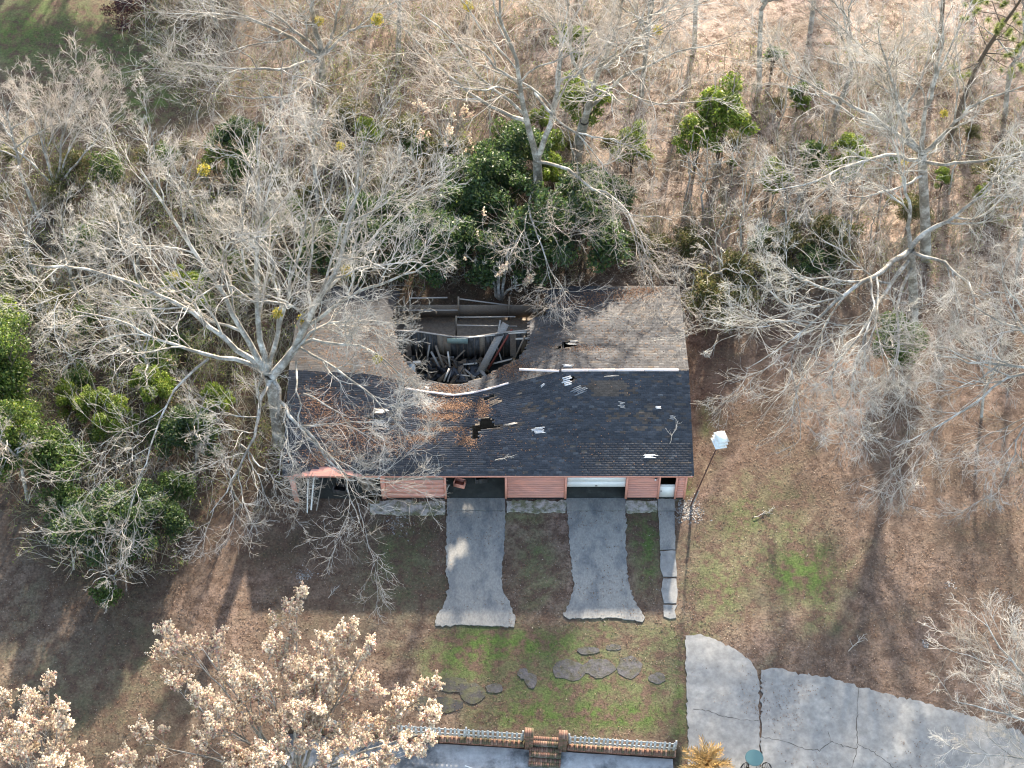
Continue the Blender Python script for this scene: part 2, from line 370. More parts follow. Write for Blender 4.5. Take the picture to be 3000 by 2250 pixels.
rel(slab('slab', gpd(BA), -.12, .04, M['conc_light'], big, .035, .15), big)
rel(slab('slab', gpd(BB), -.12, .045, M['conc_light'], big, .05, .15), big)
def crack(pts, w, z):
    pts = [np.array(gp(*p)[:2]) for p in pts]; b = MB(); fine = []
    for i in range(len(pts) - 1):
        for k in range(6): fine.append(pts[i] + (pts[i + 1] - pts[i])*k/6 + rng.normal(size=2)*.025)
    fine.append(pts[-1]); n = len(fine); V = []
    for i, p in enumerate(fine):
        t = fine[min(i + 1, n - 1)] - fine[max(i - 1, 0)]; t /= np.linalg.norm(t); q = np.array([-t[1], t[0]])*w*rng.uniform(.08, .42)
        V += [(*(p - q), z), (*(p + q), z)]
    F = [[2*i, 2*i + 2, 2*i + 3, 2*i + 1] for i in range(n - 1)]
    b.add(V, F); rel(b.build('crack', M['crack'], big), big)
crack([(1495, 1533), (1530, 1535), (1560, 1548), (1600, 1556), (1639, 1558)], .05, .045)
crack([(1854, 1484), (1852, 1520), (1850, 1570), (1853, 1610), (1845, 1640), (1835, 1680), (1830, 1740)], .06, .05)
crack([(1645, 1594), (1690, 1600), (1740, 1620), (1770, 1622), (1795, 1602), (1820, 1612), (1850, 1618)], .06, .05)
crack([(1853, 1608), (1880, 1622), (1920, 1650), (1960, 1690)], .05, .05)
crack([(1795, 1602), (1788, 1580)], .04, .05)
# rough foundation strips along the front of the garage
def strip(x0, x1, y0, y1, lab, z=.07):
    o = slab('foundation_strip', gpd([(x0, y0), (x1, y0), (x1, y1), (x0, y1)]), -.15, z, M['conc_rough'], None, .05, .2)
    tag(o, lab, 'footing', 'rough concrete footings along the garage front')
strip(800, 961, 1083, 1112, 'wide crumbling pale concrete footing left of the open garage bay')
strip(1095, 1222, 1083, 1107, 'mossy concrete footing between the two garage drives')
strip(1353, 1419, 1083, 1107, 'short grey concrete footing between right drive and walkway')
# ash / rubble patches on the ground
def patch(cx, cy, r, n, lab, name='ash_patch'):
    c = np.array(gp(cx, cy)); b = MB()
    for i in range(n):
        p = c + np.append(rng.normal(size=2)*r*(.5, .38)[0], 0); s = rng.uniform(.015, .055)
        h = s*.3 - .03; col = rng.uniform(.12, .34)*np.array([1, .95, .9])
        V = cube_v(-s, s, -s*.7, s*.7, -.06, h - .01)*rng.uniform(.7, 1.3, (8, 3)); a = rng.uniform(0, 3.14); m = np.array([[np.cos(a), -np.sin(a), 0], [np.sin(a), np.cos(a), 0], [0, 0, 1]])
        b.add(V @ m.T + [p[0], p[1], -.0], CUBE_F, col)
    o = b.build(name, M['ash']); tag(o, lab, 'rubble', kind='stuff')
patch(1488, 1102, .75, 520, 'pale ash and rubble scattered at the foot of the leaning pole', 'rubble')
patch(655, 1243, .5, 200, 'grey ash patch on the lawn left of the left drive', 'ash')
patch(870, 1118, 1.0, 800, 'broken pale concrete crumbs below the left footing', 'rubble')
patch(2051, 1262, .3, 70, 'small pale sandy mound on the right lawn', 'ash')
patch(1998, 1390, .2, 40, 'tiny pale mound on the leaves above the big driveway', 'ash')
# flagstones
STN = [(1230, 1447, 42, 27, 0), (1295, 1443, 40, 24, 0), (1360, 1442, 31, 30, 0), (1325, 1398, 20, 8, 0), (1272, 1405, 28, 10, 0), (1420, 1465, 22, 14, 0), (1147, 1470, 15, 20, 0), (1130, 1455, 14, 14, 0), (1068, 1487, 22, 12, 0),
       (1022, 1498, 30, 26, 1), (960, 1522, 45, 20, 1), (975, 1480, 45, 20, 1), (915, 1520, 28, 18, 1)]
SLAB = ['large squarish flagstone, leftmost of the three big ones in the lawn', 'kidney-shaped flagstone in the middle of the three big ones', 'upright rounded flagstone nearest the big driveway of the three', 'small thin flagstone right of the pair above the big ones', 'small flat flagstone left of the pair above the big ones',
        'half-buried flagstone at the right end of the row', 'small grey flagstone below another left of the big ones', 'small upright flagstone left of the big ones', 'half-grown-over flagstone between the dark patch and the small ones',
        'round black flagstone at the right end of the dark paving', 'long dark flagstone nearest the picket fence', 'dark grey flagstone at the back of the dark paving', 'dark flagstone under the tips of the seed-headed tree']
for (x, y, rx, ry, dk), lab in zip(STN, SLAB):
    n = 15; a0 = rng.uniform(0, 6); pts = []; rx_, ry_ = rx*.88, ry*.88
    for i in range(n):
        a = a0 + i*2*np.pi/n; f = rng.uniform(.86, 1.08); pts.append((x + rx_*f*np.cos(a), y + ry_*f*np.sin(a)))
    o = slab('flagstone', gpd(pts), -.25, -.016 + .0025*STN.index((x, y, rx, ry, dk)), M['stone_dark' if dk else 'stone'], None, .03, .14); tag(o, lab, 'flagstone', 'flagstones set in the lawn')

# ------------------------------------------------------------------ garage
ga = empty('garage', (-1.3, 6.4, 0), label='derelict salmon-painted garage with sagging shingle roof and a big hole', cat='garage')
def gadd(o, parent=None):            # keep world coordinates under the garage empty
    o.parent = parent or ga
    o.location = (-Vector(ga.location)) if parent is None else Vector((0, 0, 0))
    return o
RX0, RX1 = -12.4, 9.83
RY, RZ = 5.9, 3.95                    # ridge
EZ, EY = 2.7, -.36                    # front eave
BY, BZ = 13.3, 2.6                    # rear eave
def smooth01(t): t = np.clip(t, 0, 1); return t*t*(3 - 2*t)
def zroof(X, Y):
    X = np.asarray(X, float); Y = np.asarray(Y, float)
    front = EZ + (Y - EY)*(RZ - EZ)/(RY - EY); rear = RZ - (Y - RY)*(RZ - BZ)/(BY - RY)
    z = np.where(Y < RY, front, rear)
    gx = np.where(X > -3.2, (1 - np.clip((X + 3.2)/6.0, 0, 1)**1.25), 1 - smooth01((-3.2 - X)/5.4))
    gy = np.where(Y < RY, np.clip((Y - EY)/(RY - EY), 0, 1)**1.35, 1 - .35*np.clip((Y - RY)/(BY - RY), 0, 1))
    z = z - 2.15*gx*gy
    gl = np.exp(-((X + 8.2)/2.2)**2)*np.clip((Y - EY)/(RY - EY), 0, 1)*np.where(Y < RY, 1, np.clip(1.6 - (Y - RY)/6, 0, 1))
    z = z - .25*gl + .035*snoise(X, Y, 21, ((.12, 1), (.3, .7)))*np.clip((2.5 - X)/5, .25, 1)
    return z
def eaveY(X):                         # front edge broken back over the carport bay
    X = np.asarray(X, float)
    return EY + .62*np.clip(1 - np.abs(X + 9.9)/2.0, 0, 1)
S_ = 1/K
HOLES = [[(1170*S_, 845*S_), (1600*S_, 855*S_), (1608*S_, 905*S_), (1598*S_, 922*S_), (1552*S_, 936*S_), (1546*S_, 972*S_), (1552*S_, 1000*S_), (1520*S_, 1052*S_), (1470*S_, 1075*S_), (1420*S_, 1103*S_), (1350*S_, 1128*S_), (1300*S_, 1126*S_), (1240*S_, 1112*S_), (1195*S_, 1075*S_), (1165*S_, 1020*S_), (1150*S_, 930*S_)],
         [(1378*S_, 1247*S_), (1400*S_, 1246*S_), (1402*S_, 1224*S_), (1440*S_, 1220*S_), (1448*S_, 1244*S_), (1482*S_, 1240*S_), (1472*S_, 1250*S_), (1404*S_, 1262*S_), (1401*S_, 1285*S_), (1380*S_, 1288*S_)],
         [(1072*S_, 1219*S_), (1130*S_, 1224*S_), (1132*S_, 1233*S_), (1080*S_, 1229*S_)],
         [(1626*S_, 1026*S_), (1650*S_, 1001*S_), (1686*S_, 992*S_), (1690*S_, 1013*S_), (1652*S_, 1021*S_)],
         [(1640*S_, 1100*S_), (1688*S_, 1102*S_), (1684*S_, 1117*S_), (1645*S_, 1112*S_)],
         [(1413*S_, 1166*S_), (1445*S_, 1153*S_), (1458*S_, 1158*S_), (1420*S_, 1176*S_)]]
def in_hole(X, Y):
    u, v = px(np.asarray(X, float), np.asarray(Y, float), zroof(X, Y))
    r = np.zeros(u.shape, bool)
    for h in HOLES: r |= inpoly(u, v, h)
    return r
roof = gadd(bpy.data.objects.new('roof', None)); C.objects.link(roof); roof['label'] = 'dark shingle roof sagging into a hole, ridge broken'
# deck: top sheet, bottom sheet
def deck(y0, y1, nY, name):
    nX = 112; xs = np.linspace(RX0 + .03, RX1 - .03, nX)
    T = np.linspace(0, 1, nY)
    X = np.tile(xs, (nY, 1)); ys0 = eaveY(xs) + .03 if y0 is None else np.full(nX, y0)
    Y = ys0[None, :]*(1 - T[:, None]) + y1*T[:, None]
    Z = zroof(X, Y) - .012
    I = np.arange(nX*nY).reshape(nY, nX)
    F = np.stack([I[:-1, :-1], I[:-1, 1:], I[1:, 1:], I[1:, :-1]], -1).reshape(-1, 4)
    cx = (X[:-1, :-1] + X[1:, 1:])/2; cy = (Y[:-1, :-1] + Y[1:, 1:])/2
    keep = ~in_hole(cx, cy).ravel()
    if y0 is not None: keep &= ~((cx + .02*np.sin(cy*9) < -11.0) & (cy > 10)).ravel()
    F = F[keep]; n = nX*nY
    Vt = np.stack([X, Y, Z], -1).reshape(-1, 3); Vb = Vt - [0, 0, .05]
    # rim walls on boundary edges
    from collections import Counter
    cnt = Counter()
    for f in F:
        for i in range(4): cnt[(min(f[i], f[(i + 1) % 4]), max(f[i], f[(i + 1) % 4]))] += 1
    rim = [[a, b, b + n, a + n] for (a, b), c in cnt.items() if c == 1]
    me = npmesh(name, np.vstack([Vt, Vb]), [F, F[:, ::-1] + n, np.array(rim)])
    return gadd(link(name, me, None, M['deck']), roof)
deck(None, RY, 40, 'roof_deck'); deck(RY, BY, 46, 'roof_deck')
# shingles
SH = np.array([[.042, .045, .053], [.049, .052, .060], [.055, .058, .067], [.066, .069, .078], [.068, .060, .058], [.088, .074, .066], [.088, .092, .10]])
def shingle_field(front):
    V = []; Cc = []; cells = []
    wt = .305; ex = .138
    if front: ys = np.arange(EY, RY - .02, ex); sgn = 1
    else: ys = np.arange(BY, RY + .05, -ex); sgn = -1
    for r, y in enumerate(ys):
        x = np.arange(RX0 - (r % 2)*wt/2, RX1, wt)
        x0 = np.maximum(x + .006, RX0); x1 = np.minimum(x + wt - .006, RX1)
        ok = x1 - x0 > .05; x0 = x0[ok]; x1 = x1[ok]
        yb = np.full(len(x0), y); cxm = (x0 + x1)/2; cym = yb + sgn*ex/2
        if front: ok = (yb >= eaveY(cxm) - .04)
        else: ok = ~((cxm < -11.0) & (yb > 10))
        ok &= ~in_hole(cxm, cym)
        ok &= rng.random(len(x0)) > .006
        x0, x1, yb, cxm, cym = x0[ok], x1[ok], yb[ok], cxm[ok], cym[ok]
        for a, b, yy, cx_, cy_ in zip(x0, x1, yb, cxm, cym): cells.append((a, b, yy, sgn))
    return np.array(cells)
def shingle_cols(cx, cy, front):
    n = len(cx); nn = snoise(cx*.35, cy*2.2, 31, ((.12, .6), (.4, .6), (1.0, .4)))
    k = rng.choice(7, n, p=[.22, .30, .26, .12, .05, .02, .03])
    c = SH[k]*rng.uniform(.85, 1.12, (n, 1))
    # weathered brown bands and streaks where old shingles show
    br = (snoise(cx*.5, cy*3.0, 37, ((.12, .8), (.35, .6))) + rng.normal(size=n)*.35 > 1.35) & (cy > 1.2)
    c[br] = np.array([.085, .066, .055])*rng.uniform(.75, 1.2, (br.sum(), 1))
    for (x0, x1, y0, y1, p) in ((4.4, 6.4, 4.3, 5.3, .8), (.6, 2.6, 3.6, 4.4, .45), (-1.2, .7, 2.7, 3.1, .5), (6.6, 8.3, 2.2, 2.5, .6), (5.2, 8, 3.0, 3.3, .5), (7.2, 8.4, .35, .6, .7)):
        m = (cx > x0) & (cx < x1) & (cy > y0) & (cy < y1) & (rng.random(n) < p); c[m] = np.array([.10, .078, .064])*rng.uniform(.8, 1.15, (m.sum(), 1))
    if not front: c = c*1.15 + np.array([.018, .014, .009])*np.clip(.6 + nn[:, None], 0, 1.5)*np.clip((cx + 4)/5, .1, 1)[:, None]  # sunlit tan of the rear slope painted into its shingles
    if not front: c = c*np.where(cx < -4.5, .38, .74)[:, None]  # rear-left shingles darkened: tree shade put into their colour
    c = c*(1 + .12*np.clip(nn, -1.5, 1.5))[:, None]
    return np.clip(c, .012, .5)
def shingle_mesh(cells, cols):
    a, b, y, sg = cells.T; n = len(a); yt = y + sg*.150
    lift = .014 + .03*(rng.random(n) < .02) + rng.normal(size=n)*.002
    def P(x, yy, dz): return np.stack([x, yy, zroof(x, yy) + dz], -1)
    p0 = P(a, y, lift); p1 = P(b, y, lift); p2 = P(b, yt, .003); p3 = P(a, yt, .003); q0 = P(a, y, -.004); q1 = P(b, y, -.004)
    V = np.stack([p0, p1, p2, p3, q0, q1], 1).reshape(-1, 3); o = np.arange(n)[:, None]*6
    fl = [[0, 1, 2, 3], [4, 5, 1, 0]]
    F = np.concatenate([o + np.array(f)[None, :] for f in fl]);
    return V, F, np.repeat(cols, 6, 0)
cf = shingle_field(True); cr = shingle_field(False)
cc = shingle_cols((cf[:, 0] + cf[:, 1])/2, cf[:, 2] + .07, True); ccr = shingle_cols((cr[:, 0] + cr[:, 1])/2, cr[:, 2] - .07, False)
# the nearest rows on the flat right-hand part are single shingles
near = (cf[:, 0] > 3.6) & (cf[:, 2] < EY + .138*14) & (cf[:, 1] - cf[:, 0] > .28)
ids = np.where(near)[0][:300]; mask = np.zeros(len(cf), bool); mask[ids] = True
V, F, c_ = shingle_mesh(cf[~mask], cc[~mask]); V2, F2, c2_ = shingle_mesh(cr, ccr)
o = gadd(link('shingles', npmesh('shingles', np.vstack([V, V2]), [np.vstack([F, F2 + len(V)])], np.vstack([c_, c2_])), None, M['shingle']), roof); o['kind'] = 'stuff'
slope_ang = math.atan2(RZ - EZ, RY - EY)
sh_meshes = []
for k in range(7):
    b = MB(); b.add([[-.146, 0, .014], [.146, 0, .014], [.146, .152, .003], [-.146, .152, .003], [-.146, 0, -.004], [.146, 0, -.004], [.146, .152, -.004], [-.146, .152, -.004]], [[0, 1, 2, 3], [4, 5, 1, 0], [5, 6, 2, 1], [7, 4, 0, 3], [6, 7, 3, 2]], SH[k]*.95)
    me = b.mesh('shingle'); me.materials.append(M['shingle']); sh_meshes.append(me)
for i in ids:
    a, b_, y, _ = cf[i]; k = int(np.argmin(((SH - cc[i])**2).sum(1)))
    o = bpy.data.objects.new('shingle', sh_meshes[k]); C.objects.link(o); o.parent = roof
    o.location = ((a + b_)/2, y, float(zroof((a + b_)/2, y))); o.rotation_euler = (slope_ang, 0, 0); o.scale = ((b_ - a)/.292, 1, 1)
roof.location = -Vector(ga.location)
# ridge caps
def cap(pts, w=.17):
    b = MB()
    for p, q in zip(pts[:-1], pts[1:]):
        b.beam(p, q, w, .035)
    b.build('ridge_cap', M['cap'], roof)
def rp(x, dz=.05, dy=0): return (x, RY + dy, float(zroof(x, RY + dy)) + dz)
for x0, x1 in ((2.75, 4.25), (4.27, 5.75), (5.77, 7.35), (7.37, 9.25)): cap([rp(x0), rp(x1)])
def rpx(u, v, z): return gp(u/K, v/K, z)
def onroof(u, v, dz=.07):
    z = 3.0
    for _ in range(12):
        p = gp(u/K, v/K, z); z = .5*z + .5*(float(zroof(p[0], p[1])) + dz)
    return gp(u/K, v/K, z)
cap([rpx(1521, 1082, 3.75), rpx(1638, 1087, 3.9)], .15)
cap([onroof(1188, 1138), onroof(1260, 1149), onroof(1330, 1158), onroof(1388, 1150), onroof(1440, 1137), onroof(1490, 1122)], .12)
# torn felt and exposed battens on the slopes
def flap(u, v, w, h, mtl, rot=0, lift=.05, name='torn_felt'):
    b = MB(); n = 5; c0 = np.array(gp(u/K, v/K, 3.2)[:2])
    for _ in range(4):
        z = float(zroof(*c0)); c0 = np.array(gp(u/K, v/K, z)[:2])
    for i in range(n):
        s = rng.uniform(.55, 1.0); ox = rng.normal()*w*.1; oy = (i/(n - 1) - .5)*h
        cs, sn = math.cos(rot), math.sin(rot); L = w*s/2
        P = []
        for (dx, dy) in ((-L, -h/n*.45), (L, -h/n*.45), (L*.9, h/n*.45), (-L*.95, h/n*.45)):
            X = c0[0] + (dx + ox)*cs - (dy + oy)*sn; Y = c0[1] + (dx + ox)*sn + (dy + oy)*cs
            P.append((X, Y, float(zroof(X, Y)) + lift + rng.uniform(-.01, .02)))
        P2 = [(x, y, z - .012) for x, y, z in P]
        b.add(P2 + P, CUBE_F)
    b.build(name, mtl, roof)
flap(1579, 1262, .85, .32, M['felt']); flap(1905, 1338, .85, .18, M['felt']); flap(1660, 1118, .55, .45, M['felt'], .3); flap(1660, 1073, .6, .2, M['felt']); flap(1590, 1130, .32, .12, M['felt'], .6)
flap(1695, 1145, .95, .4, M['felt_dark'], .45); flap(1110, 1240, .9, .3, M['felt_dark'], -.15); flap(1820, 1188, .4, .3, M['felt_dark'], -.2); flap(1928, 1195, .35, .12, M['felt']); flap(1970, 1225, .35, .2, M['felt_dark'], -.3)
flap(1680, 1000, .6, .12, M['pale_wood'], .02, .03, 'batten'); flap(1676, 1008, .6, .14, M['pale_wood'], .0, .03, 'batten'); flap(1115, 1208, .8, .22, M['pale_wood'], .05, .12, 'batten')
flap(1790, 1102, .8, .06, M['pale_wood'], .03, .02, 'batten'); flap(1450, 1180, .8, .3, M['old_wood'], .35, .06, 'batten'); flap(1500, 1243, .7, .1, M['pale_wood'], .15, .05, 'batten')
# fascia and walls
def board_wall(name, x0, x1, z0, z1, nb, mats, y=0.0, th=.05, gap=.012, lab=None, parent=None):
    w = bpy.data.objects.new(name, None); C.objects.link(w); gadd(w)
    if lab: w['label'] = lab
    MB().box(x0, x1, y + .03, y + .10, z0, z1).build('backing', M['old_wood'], w)
    h = (z1 - z0)/nb
    for i in range(nb):
        dz = rng.uniform(-.004, .004); b = MB(); ya = y - .018 + rng.uniform(-.006, .006)
        b.box(x0 + .01, x1 - .01, ya, y + .028, z0 + i*h + gap*.5 + dz, z0 + (i + 1)*h - gap*.5 + dz)
        b.build('siding_board', mats[i % len(mats)] if callable(mats) is False else mats(i), w)
    return w
WZ = 2.62
P_, B_ = M['paint'], M['bare_wood']
board_wall('wall_panel', -6.93, -3.72, .10, WZ, 6, [P_, P_, P_, P_, B_, P_], lab='salmon plank wall panel with one bare grey board')
board_wall('wall_panel', -.27, 2.88, .12, WZ, 12, [P_])
board_wall('wall_panel', 6.34, 8.0, .12, WZ, 12, [P_])
board_wall('wall_panel', 9.04, 9.52, .12, WZ, 12, [P_])
for x, w_ in ((-7.06, .24), (-3.66, .12), (-.33, .12), (2.94, .12), (6.28, .12), (8.05, .10), (8.99, .10), (9.50, .1)):
    b = MB(); b.box(x - w_/2, x + w_/2, -.045, .105, .0, WZ + .0); gadd(b.build('trim_board', M['paint_trim']))
b = MB(); b.beam((-11.85, -.18, 0), (-11.98, -.1, 2.55), .26, .16); gadd(b.build('corner_post', M['paint']))
b = MB(); b.box(RX0 + .1, RX1 - .05, EY + .03, EY + .07, EZ - .20, EZ - .07); gadd(b.build('fascia', M['paint_trim']))
b = MB(); b.box(-12.2, -7.2, -.10, .08, 2.30, 2.66); gadd(b.build('header_beam', M['paint']))
TRI = [(-12.0, EY + .02), (-7.8, EY + .02), (-9.9, EY + .68)]      # bare soffit board showing where the eave shingles are gone
b = MB(); b.add([(x, y, float(EZ + (y - EY)*(RZ - EZ)/(RY - EY)) + dz) for dz in (-.055, -.025) for x, y in TRI], [[0, 2, 1], [3, 4, 5]]); b.add(b.V[0], [[0, 1, 4, 3], [1, 2, 5, 4], [2, 0, 3, 5]]); gadd(b.build('soffit_board', M['paint']))
b = MB(); b.box(-3.6, -.39, -.06, .08, 2.36, 2.60); gadd(b.build('header_beam', M['paint_trim']))
# right gable, left, rear walls
def yz_wall(name, x, y0, y1, top, material, t=.1, n=40):
    ys = np.linspace(y0, y1, n); b = MB(); V = []
    for y in ys:
        zt = top(y); V += [(x - t/2, y, 0), (x + t/2, y, 0), (x + t/2, y, zt), (x - t/2, y, zt)]
    F = []
    for i in range(n - 1):
        o = 4*i
        for k in range(4): F.append([o + k, o + (k + 1) % 4, o + 4 + (k + 1) % 4, o + 4 + k])
    b.add(V, F); return gadd(b.build(name, material))
yz_wall('gable_wall', 9.46, .11, 12.9, lambda y: float(zroof(9.46, y)) - .08, M['paint'])
yz_wall('partition_wall', 2.9, .2, 10.1, lambda y: float(zroof(2.9, y)) - .25, M['old_wood'])
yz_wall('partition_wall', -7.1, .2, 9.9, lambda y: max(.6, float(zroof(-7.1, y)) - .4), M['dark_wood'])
yz_wall('side_wall', -11.9, 3.0, 12.6, lambda y: 2.2, M['old_wood'])
# rear wall: vertical planks, top sagging in the hole
rw = bpy.data.objects.new('rear_wall', None); C.objects.link(rw); gadd(rw); rw['label'] = 'dark upright plank wall standing behind the hole'
x = -11.8
while x < 9.4:
    w_ = rng.uniform(.26, .42)
    sag = .42*math.exp(-((x + 2.6)/2.4)**2)
    zt = 2.35 - sag + rng.uniform(-.02, .02); y = 10.2 + rng.uniform(-.02, .02) - .25*math.exp(-((x + 2.6)/2.5)**2)
    if rng.random() > .04 or x < -8 or x > 2:
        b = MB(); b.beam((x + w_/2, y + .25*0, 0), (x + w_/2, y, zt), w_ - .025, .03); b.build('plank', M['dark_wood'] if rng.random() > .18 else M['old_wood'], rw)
    x += w_
def rail(name, pts, w, h, mtl, parent):
    b = MB()
    for p, q in zip(pts[:-1], pts[1:]): b.beam(p, q, w, h)
    return b.build(name, mtl, parent)
rail('top_plate', [(-7.6, 10.13, 2.42), (-5.4, 10.1, 2.28), (-3.4, 9.95, 1.99), (-2.2, 9.95, 1.98), (-.4, 10.1, 2.22), (1.6, 10.17, 2.42)], .09, .05, M['bare_wood'], rw)
rail('top_plate', [(-3.2, 9.86, 1.93), (-1.0, 9.98, 2.12)], .07, .035, M['pale_wood'], rw)
b = MB(); b.add([(-3.75, 9.83, 2.0), (-2.55, 9.83, 1.98), (-2.55, 9.76, 1.62), (-3.75, 9.76, 1.66), (-3.75, 9.80, 2.0), (-2.55, 9.80, 1.98), (-2.55, 9.73, 1.62), (-3.75, 9.73, 1.66)], CUBE_F); b.build('sheathing_panel', mat('green_board', (.20, .26, .235), var=.2, scale=4), rw)
rw['label'] = 'dark upright plank wall standing behind the hole'
# rear lean-to frame behind the hole
fr = bpy.data.objects.new('lean_to_frame', None); C.objects.link(fr); gadd(fr)
for (x, y) in ((-6.4, 12.9), (-3.2, 12.9), (-.2, 12.9), (1.5, 12.9), (-3.3, 11.4)):
    b = MB(); b.beam((x, y, 0), (x + .05, y, 2.1), .1, .1); b.build('post', M['old_wood'], fr)
for a, b_ in (((-3.3, 11.5, 1.9), (.2, 11.5, 1.95)), ((-3.2, 10.9, 1.9), (.3, 10.85, 1.85)), ((-6.0, 12.8, 2.1), (-3.8, 12.85, 2.1)), ((-3.2, 12.9, 1.95), (.0, 12.9, 1.3)), ((-6.6, 12.2, 1.7), (-3.2, 12.3, 1.6))):
    b = MB(); b.beam(a, b_, .06, .06); b.build('rail', M['bare_wood'], fr)
b = MB(); b.box(-8, 2.4, 13.0, 13.06, .1, 1.2); b.build('back_board', M['old_wood'], fr)
# floor
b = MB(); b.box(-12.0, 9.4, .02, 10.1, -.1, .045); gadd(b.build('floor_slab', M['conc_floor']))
b = MB(); b.box(-12.0, 9.4, 10.12, 13.2, -.1, .02); gadd(b.build('floor_slab', M['old_wood']))
# rafters under the standing roof
for X_ in np.arange(-11.6, 9.4, 1.2):
    for (ya, yb) in ((0.1, RY - .05), (RY + .05, 12.9)):
        ys = np.linspace(ya, yb, 6)
        hit = in_hole(np.full(6, X_), ys)
        b = MB(); used = False
        for i in range(5):
            if hit[i] or hit[i + 1]: continue
            b.beam((X_, ys[i], float(zroof(X_, ys[i])) - .15), (X_, ys[i + 1], float(zroof(X_, ys[i + 1])) - .15), .05, .13); used = True
        if used: gadd(b.build('rafter', M['old_wood']))
# overhead door, half open
od = bpy.data.objects.new('overhead_door', None); C.objects.link(od); gadd(od); od['label'] = 'white overhead door, half open'
for i, (z0, z1) in enumerate(((1.13, 1.60), (1.61, 2.09), (2.10, 2.58))):
    b = MB(); b.box(3.02, 6.2, .02, .065, z0, z1); b.box(3.02, 6.2, .012, .02, z0 + .04, z0 + .07); b.build('door_section', M['white_paint'], od)
b = MB(); b.box(4.55, 4.67, -.015, .011, 1.22, 1.26); b.build('handle', M['steel_dark'], od)
# side door, half-height white panel and open dark top
dr = bpy.data.objects.new('side_door', None); C.objects.link(dr); gadd(dr); dr['label'] = 'white lower door panel with open dark top'
MB().box(8.12, 8.93, .03, .075, .12, 1.28).build('door_panel', M['white_paint'], dr)
MB().box(8.12, 8.93, .022, .03, 1.16, 1.22).build('door_rail', M['bare_wood'], dr)
b = MB(); b.cyl((8.19, -.02, .72), (8.19, .03, .72), .03, .03, 10); b.build('knob', M['steel_dark'], dr)
b = MB(); b.cyl((7.83, -.11, 2.12), (7.83, -.02, 2.12), .085, .05, 14); gadd(b.build('wall_lamp', M['steel_dark']))
b = MB(); b.cyl((7.80, -.12, 1.92), (7.80, -.02, 2.0), .05, .03, 12); gadd(b.build('lamp_bulb', M['white_paint']))
for o in list(ga.children):
    if o.name.startswith(('siding',)): pass

# things in and around the garage: broken timber in the hole
def timber(p, q, w, h, mtl, lab, grp=None, roll=0.0, name='broken_board'):
    b = MB(); c = (Vector(p) + Vector(q))/2
    b.beam(Vector(p) - c, Vector(q) - c, w, h, None, roll)
    o = b.build(name, mtl); o.location = c; tag(o, lab, 'timber', grp); return o
def hp(u, v, z): return rpx(u, v, z)
o = timber(hp(1405, 1095, .35), hp(1482, 948, 2.45), .42, .10, M['bare_wood'], 'wide grey beam leaning up from the hole against the plank wall', None, .25, 'fallen_beam')
o = timber(hp(1428, 1085, .30), hp(1500, 965, 2.2), .09, .26, M['red_wood'], 'dark red board edge lying along the wide leaning beam', None, .25, 'fallen_beam')
timber(hp(1455, 1000, 1.6), hp(1466, 938, 2.6), .09, .07, M['bare_wood'], 'thin grey stick jutting above the top of the leaning beam')
timber(hp(1490, 975, 2.15), hp(1543, 972, 2.3), .16, .05, M['pale_wood'], 'pale splintered board jutting left from the torn roof edge')
timber(hp(1511, 993, 1.9), hp(1580, 990, 2.2), .11, .06, M['pale_wood'], 'white-tipped rafter end sticking out under the torn roof edge')
timber(hp(1455, 1012, 1.3), hp(1470, 1057, .6), .07, .05, M['pale_wood'], 'short pale stick right of the wide leaning beam')
timber(hp(1263, 1030, 1.2), hp(1288, 1077, .4), .13, .04, M['bare_wood'], 'grey board, lower left of the leaning pair in the hole')
timber(hp(1276, 1012, 1.5), hp(1302, 1083, .3), .13, .04, M['old_wood'], 'brown board, upper right of the leaning pair in the hole')
timber(hp(1330, 1057, .5), hp(1362, 1025, 1.1), .09, .04, M['old_wood'], 'slanted brown stick in the middle of the hole')
timber(hp(1357, 1068, .45), hp(1398, 1064, .5), .1, .05, M['pale_wood'], 'short pale rail lying left of the leaning beam foot')
timber(hp(1353, 1070, .5), hp(1373, 1122, .2), .14, .05, M['old_wood'], 'brown post leaning at the front rim of the hole')
timber(hp(1362, 1082, .5), hp(1390, 1107, .3), .12, .05, M['bare_wood'], 'grey board crossing behind the brown post at the rim')
timber(hp(1185, 1063, 1.3), hp(1232, 1060, 1.35), .16, .05, M['pale_wood'], 'white splintered board at the left rim of the hole')
timber(hp(1230, 1130, 2.3), hp(1255, 1140, 2.2), .2, .06, M['pale_wood'], 'pale wood chunk on the roof near the left ridge end')
timber(hp(1290, 1040, 1.0), hp(1340, 1060, .5), .06, .05, M['old_wood'], 'thin dark stick crossing the pair of leaning boards')
timber(hp(1445, 1128, 2.2), hp(1468, 1112, 2.4), .16, .05, M['pale_wood'], 'pale splinter on the torn roof right of the leaning beam')
PALE = [('snapped pale stud standing left of the leaning pair', 1250, 1062, .5, 1258, 1010, 1.6), ('snapped pale stud between the leaning pair and the slanted stick', 1318, 1075, .4, 1312, 1030, 1.3), ('snapped rafter hanging at the left end of the hole', 1182, 1040, 2.1, 1225, 1072, .9), ('splintered rafter hanging from the right torn edge', 1538, 985, 2.3, 1508, 1050, .9), ('grey board bridging the rubble at the right of the hole', 1432, 1068, .4, 1500, 1052, .9),
        ('snapped rafter pointing up at the front rim', 1300, 1118, .9, 1316, 1080, 1.5), ('pale lath lying flat in front of the leaning beam', 1340, 1098, .4, 1402, 1104, .35), ('second pale lath behind the rubble heap', 1262, 1050, .3, 1330, 1046, .35)]
for lab, u0, v0, z0, u1, v1, z1 in PALE: timber(hp(u0, v0, z0), hp(u1, v1, z1), rng.uniform(.06, .12), .05, [M['bare_wood'], M['pale_wood'], M['old_wood']][len(lab) % 3], lab, None, rng.uniform(-.4, .4))
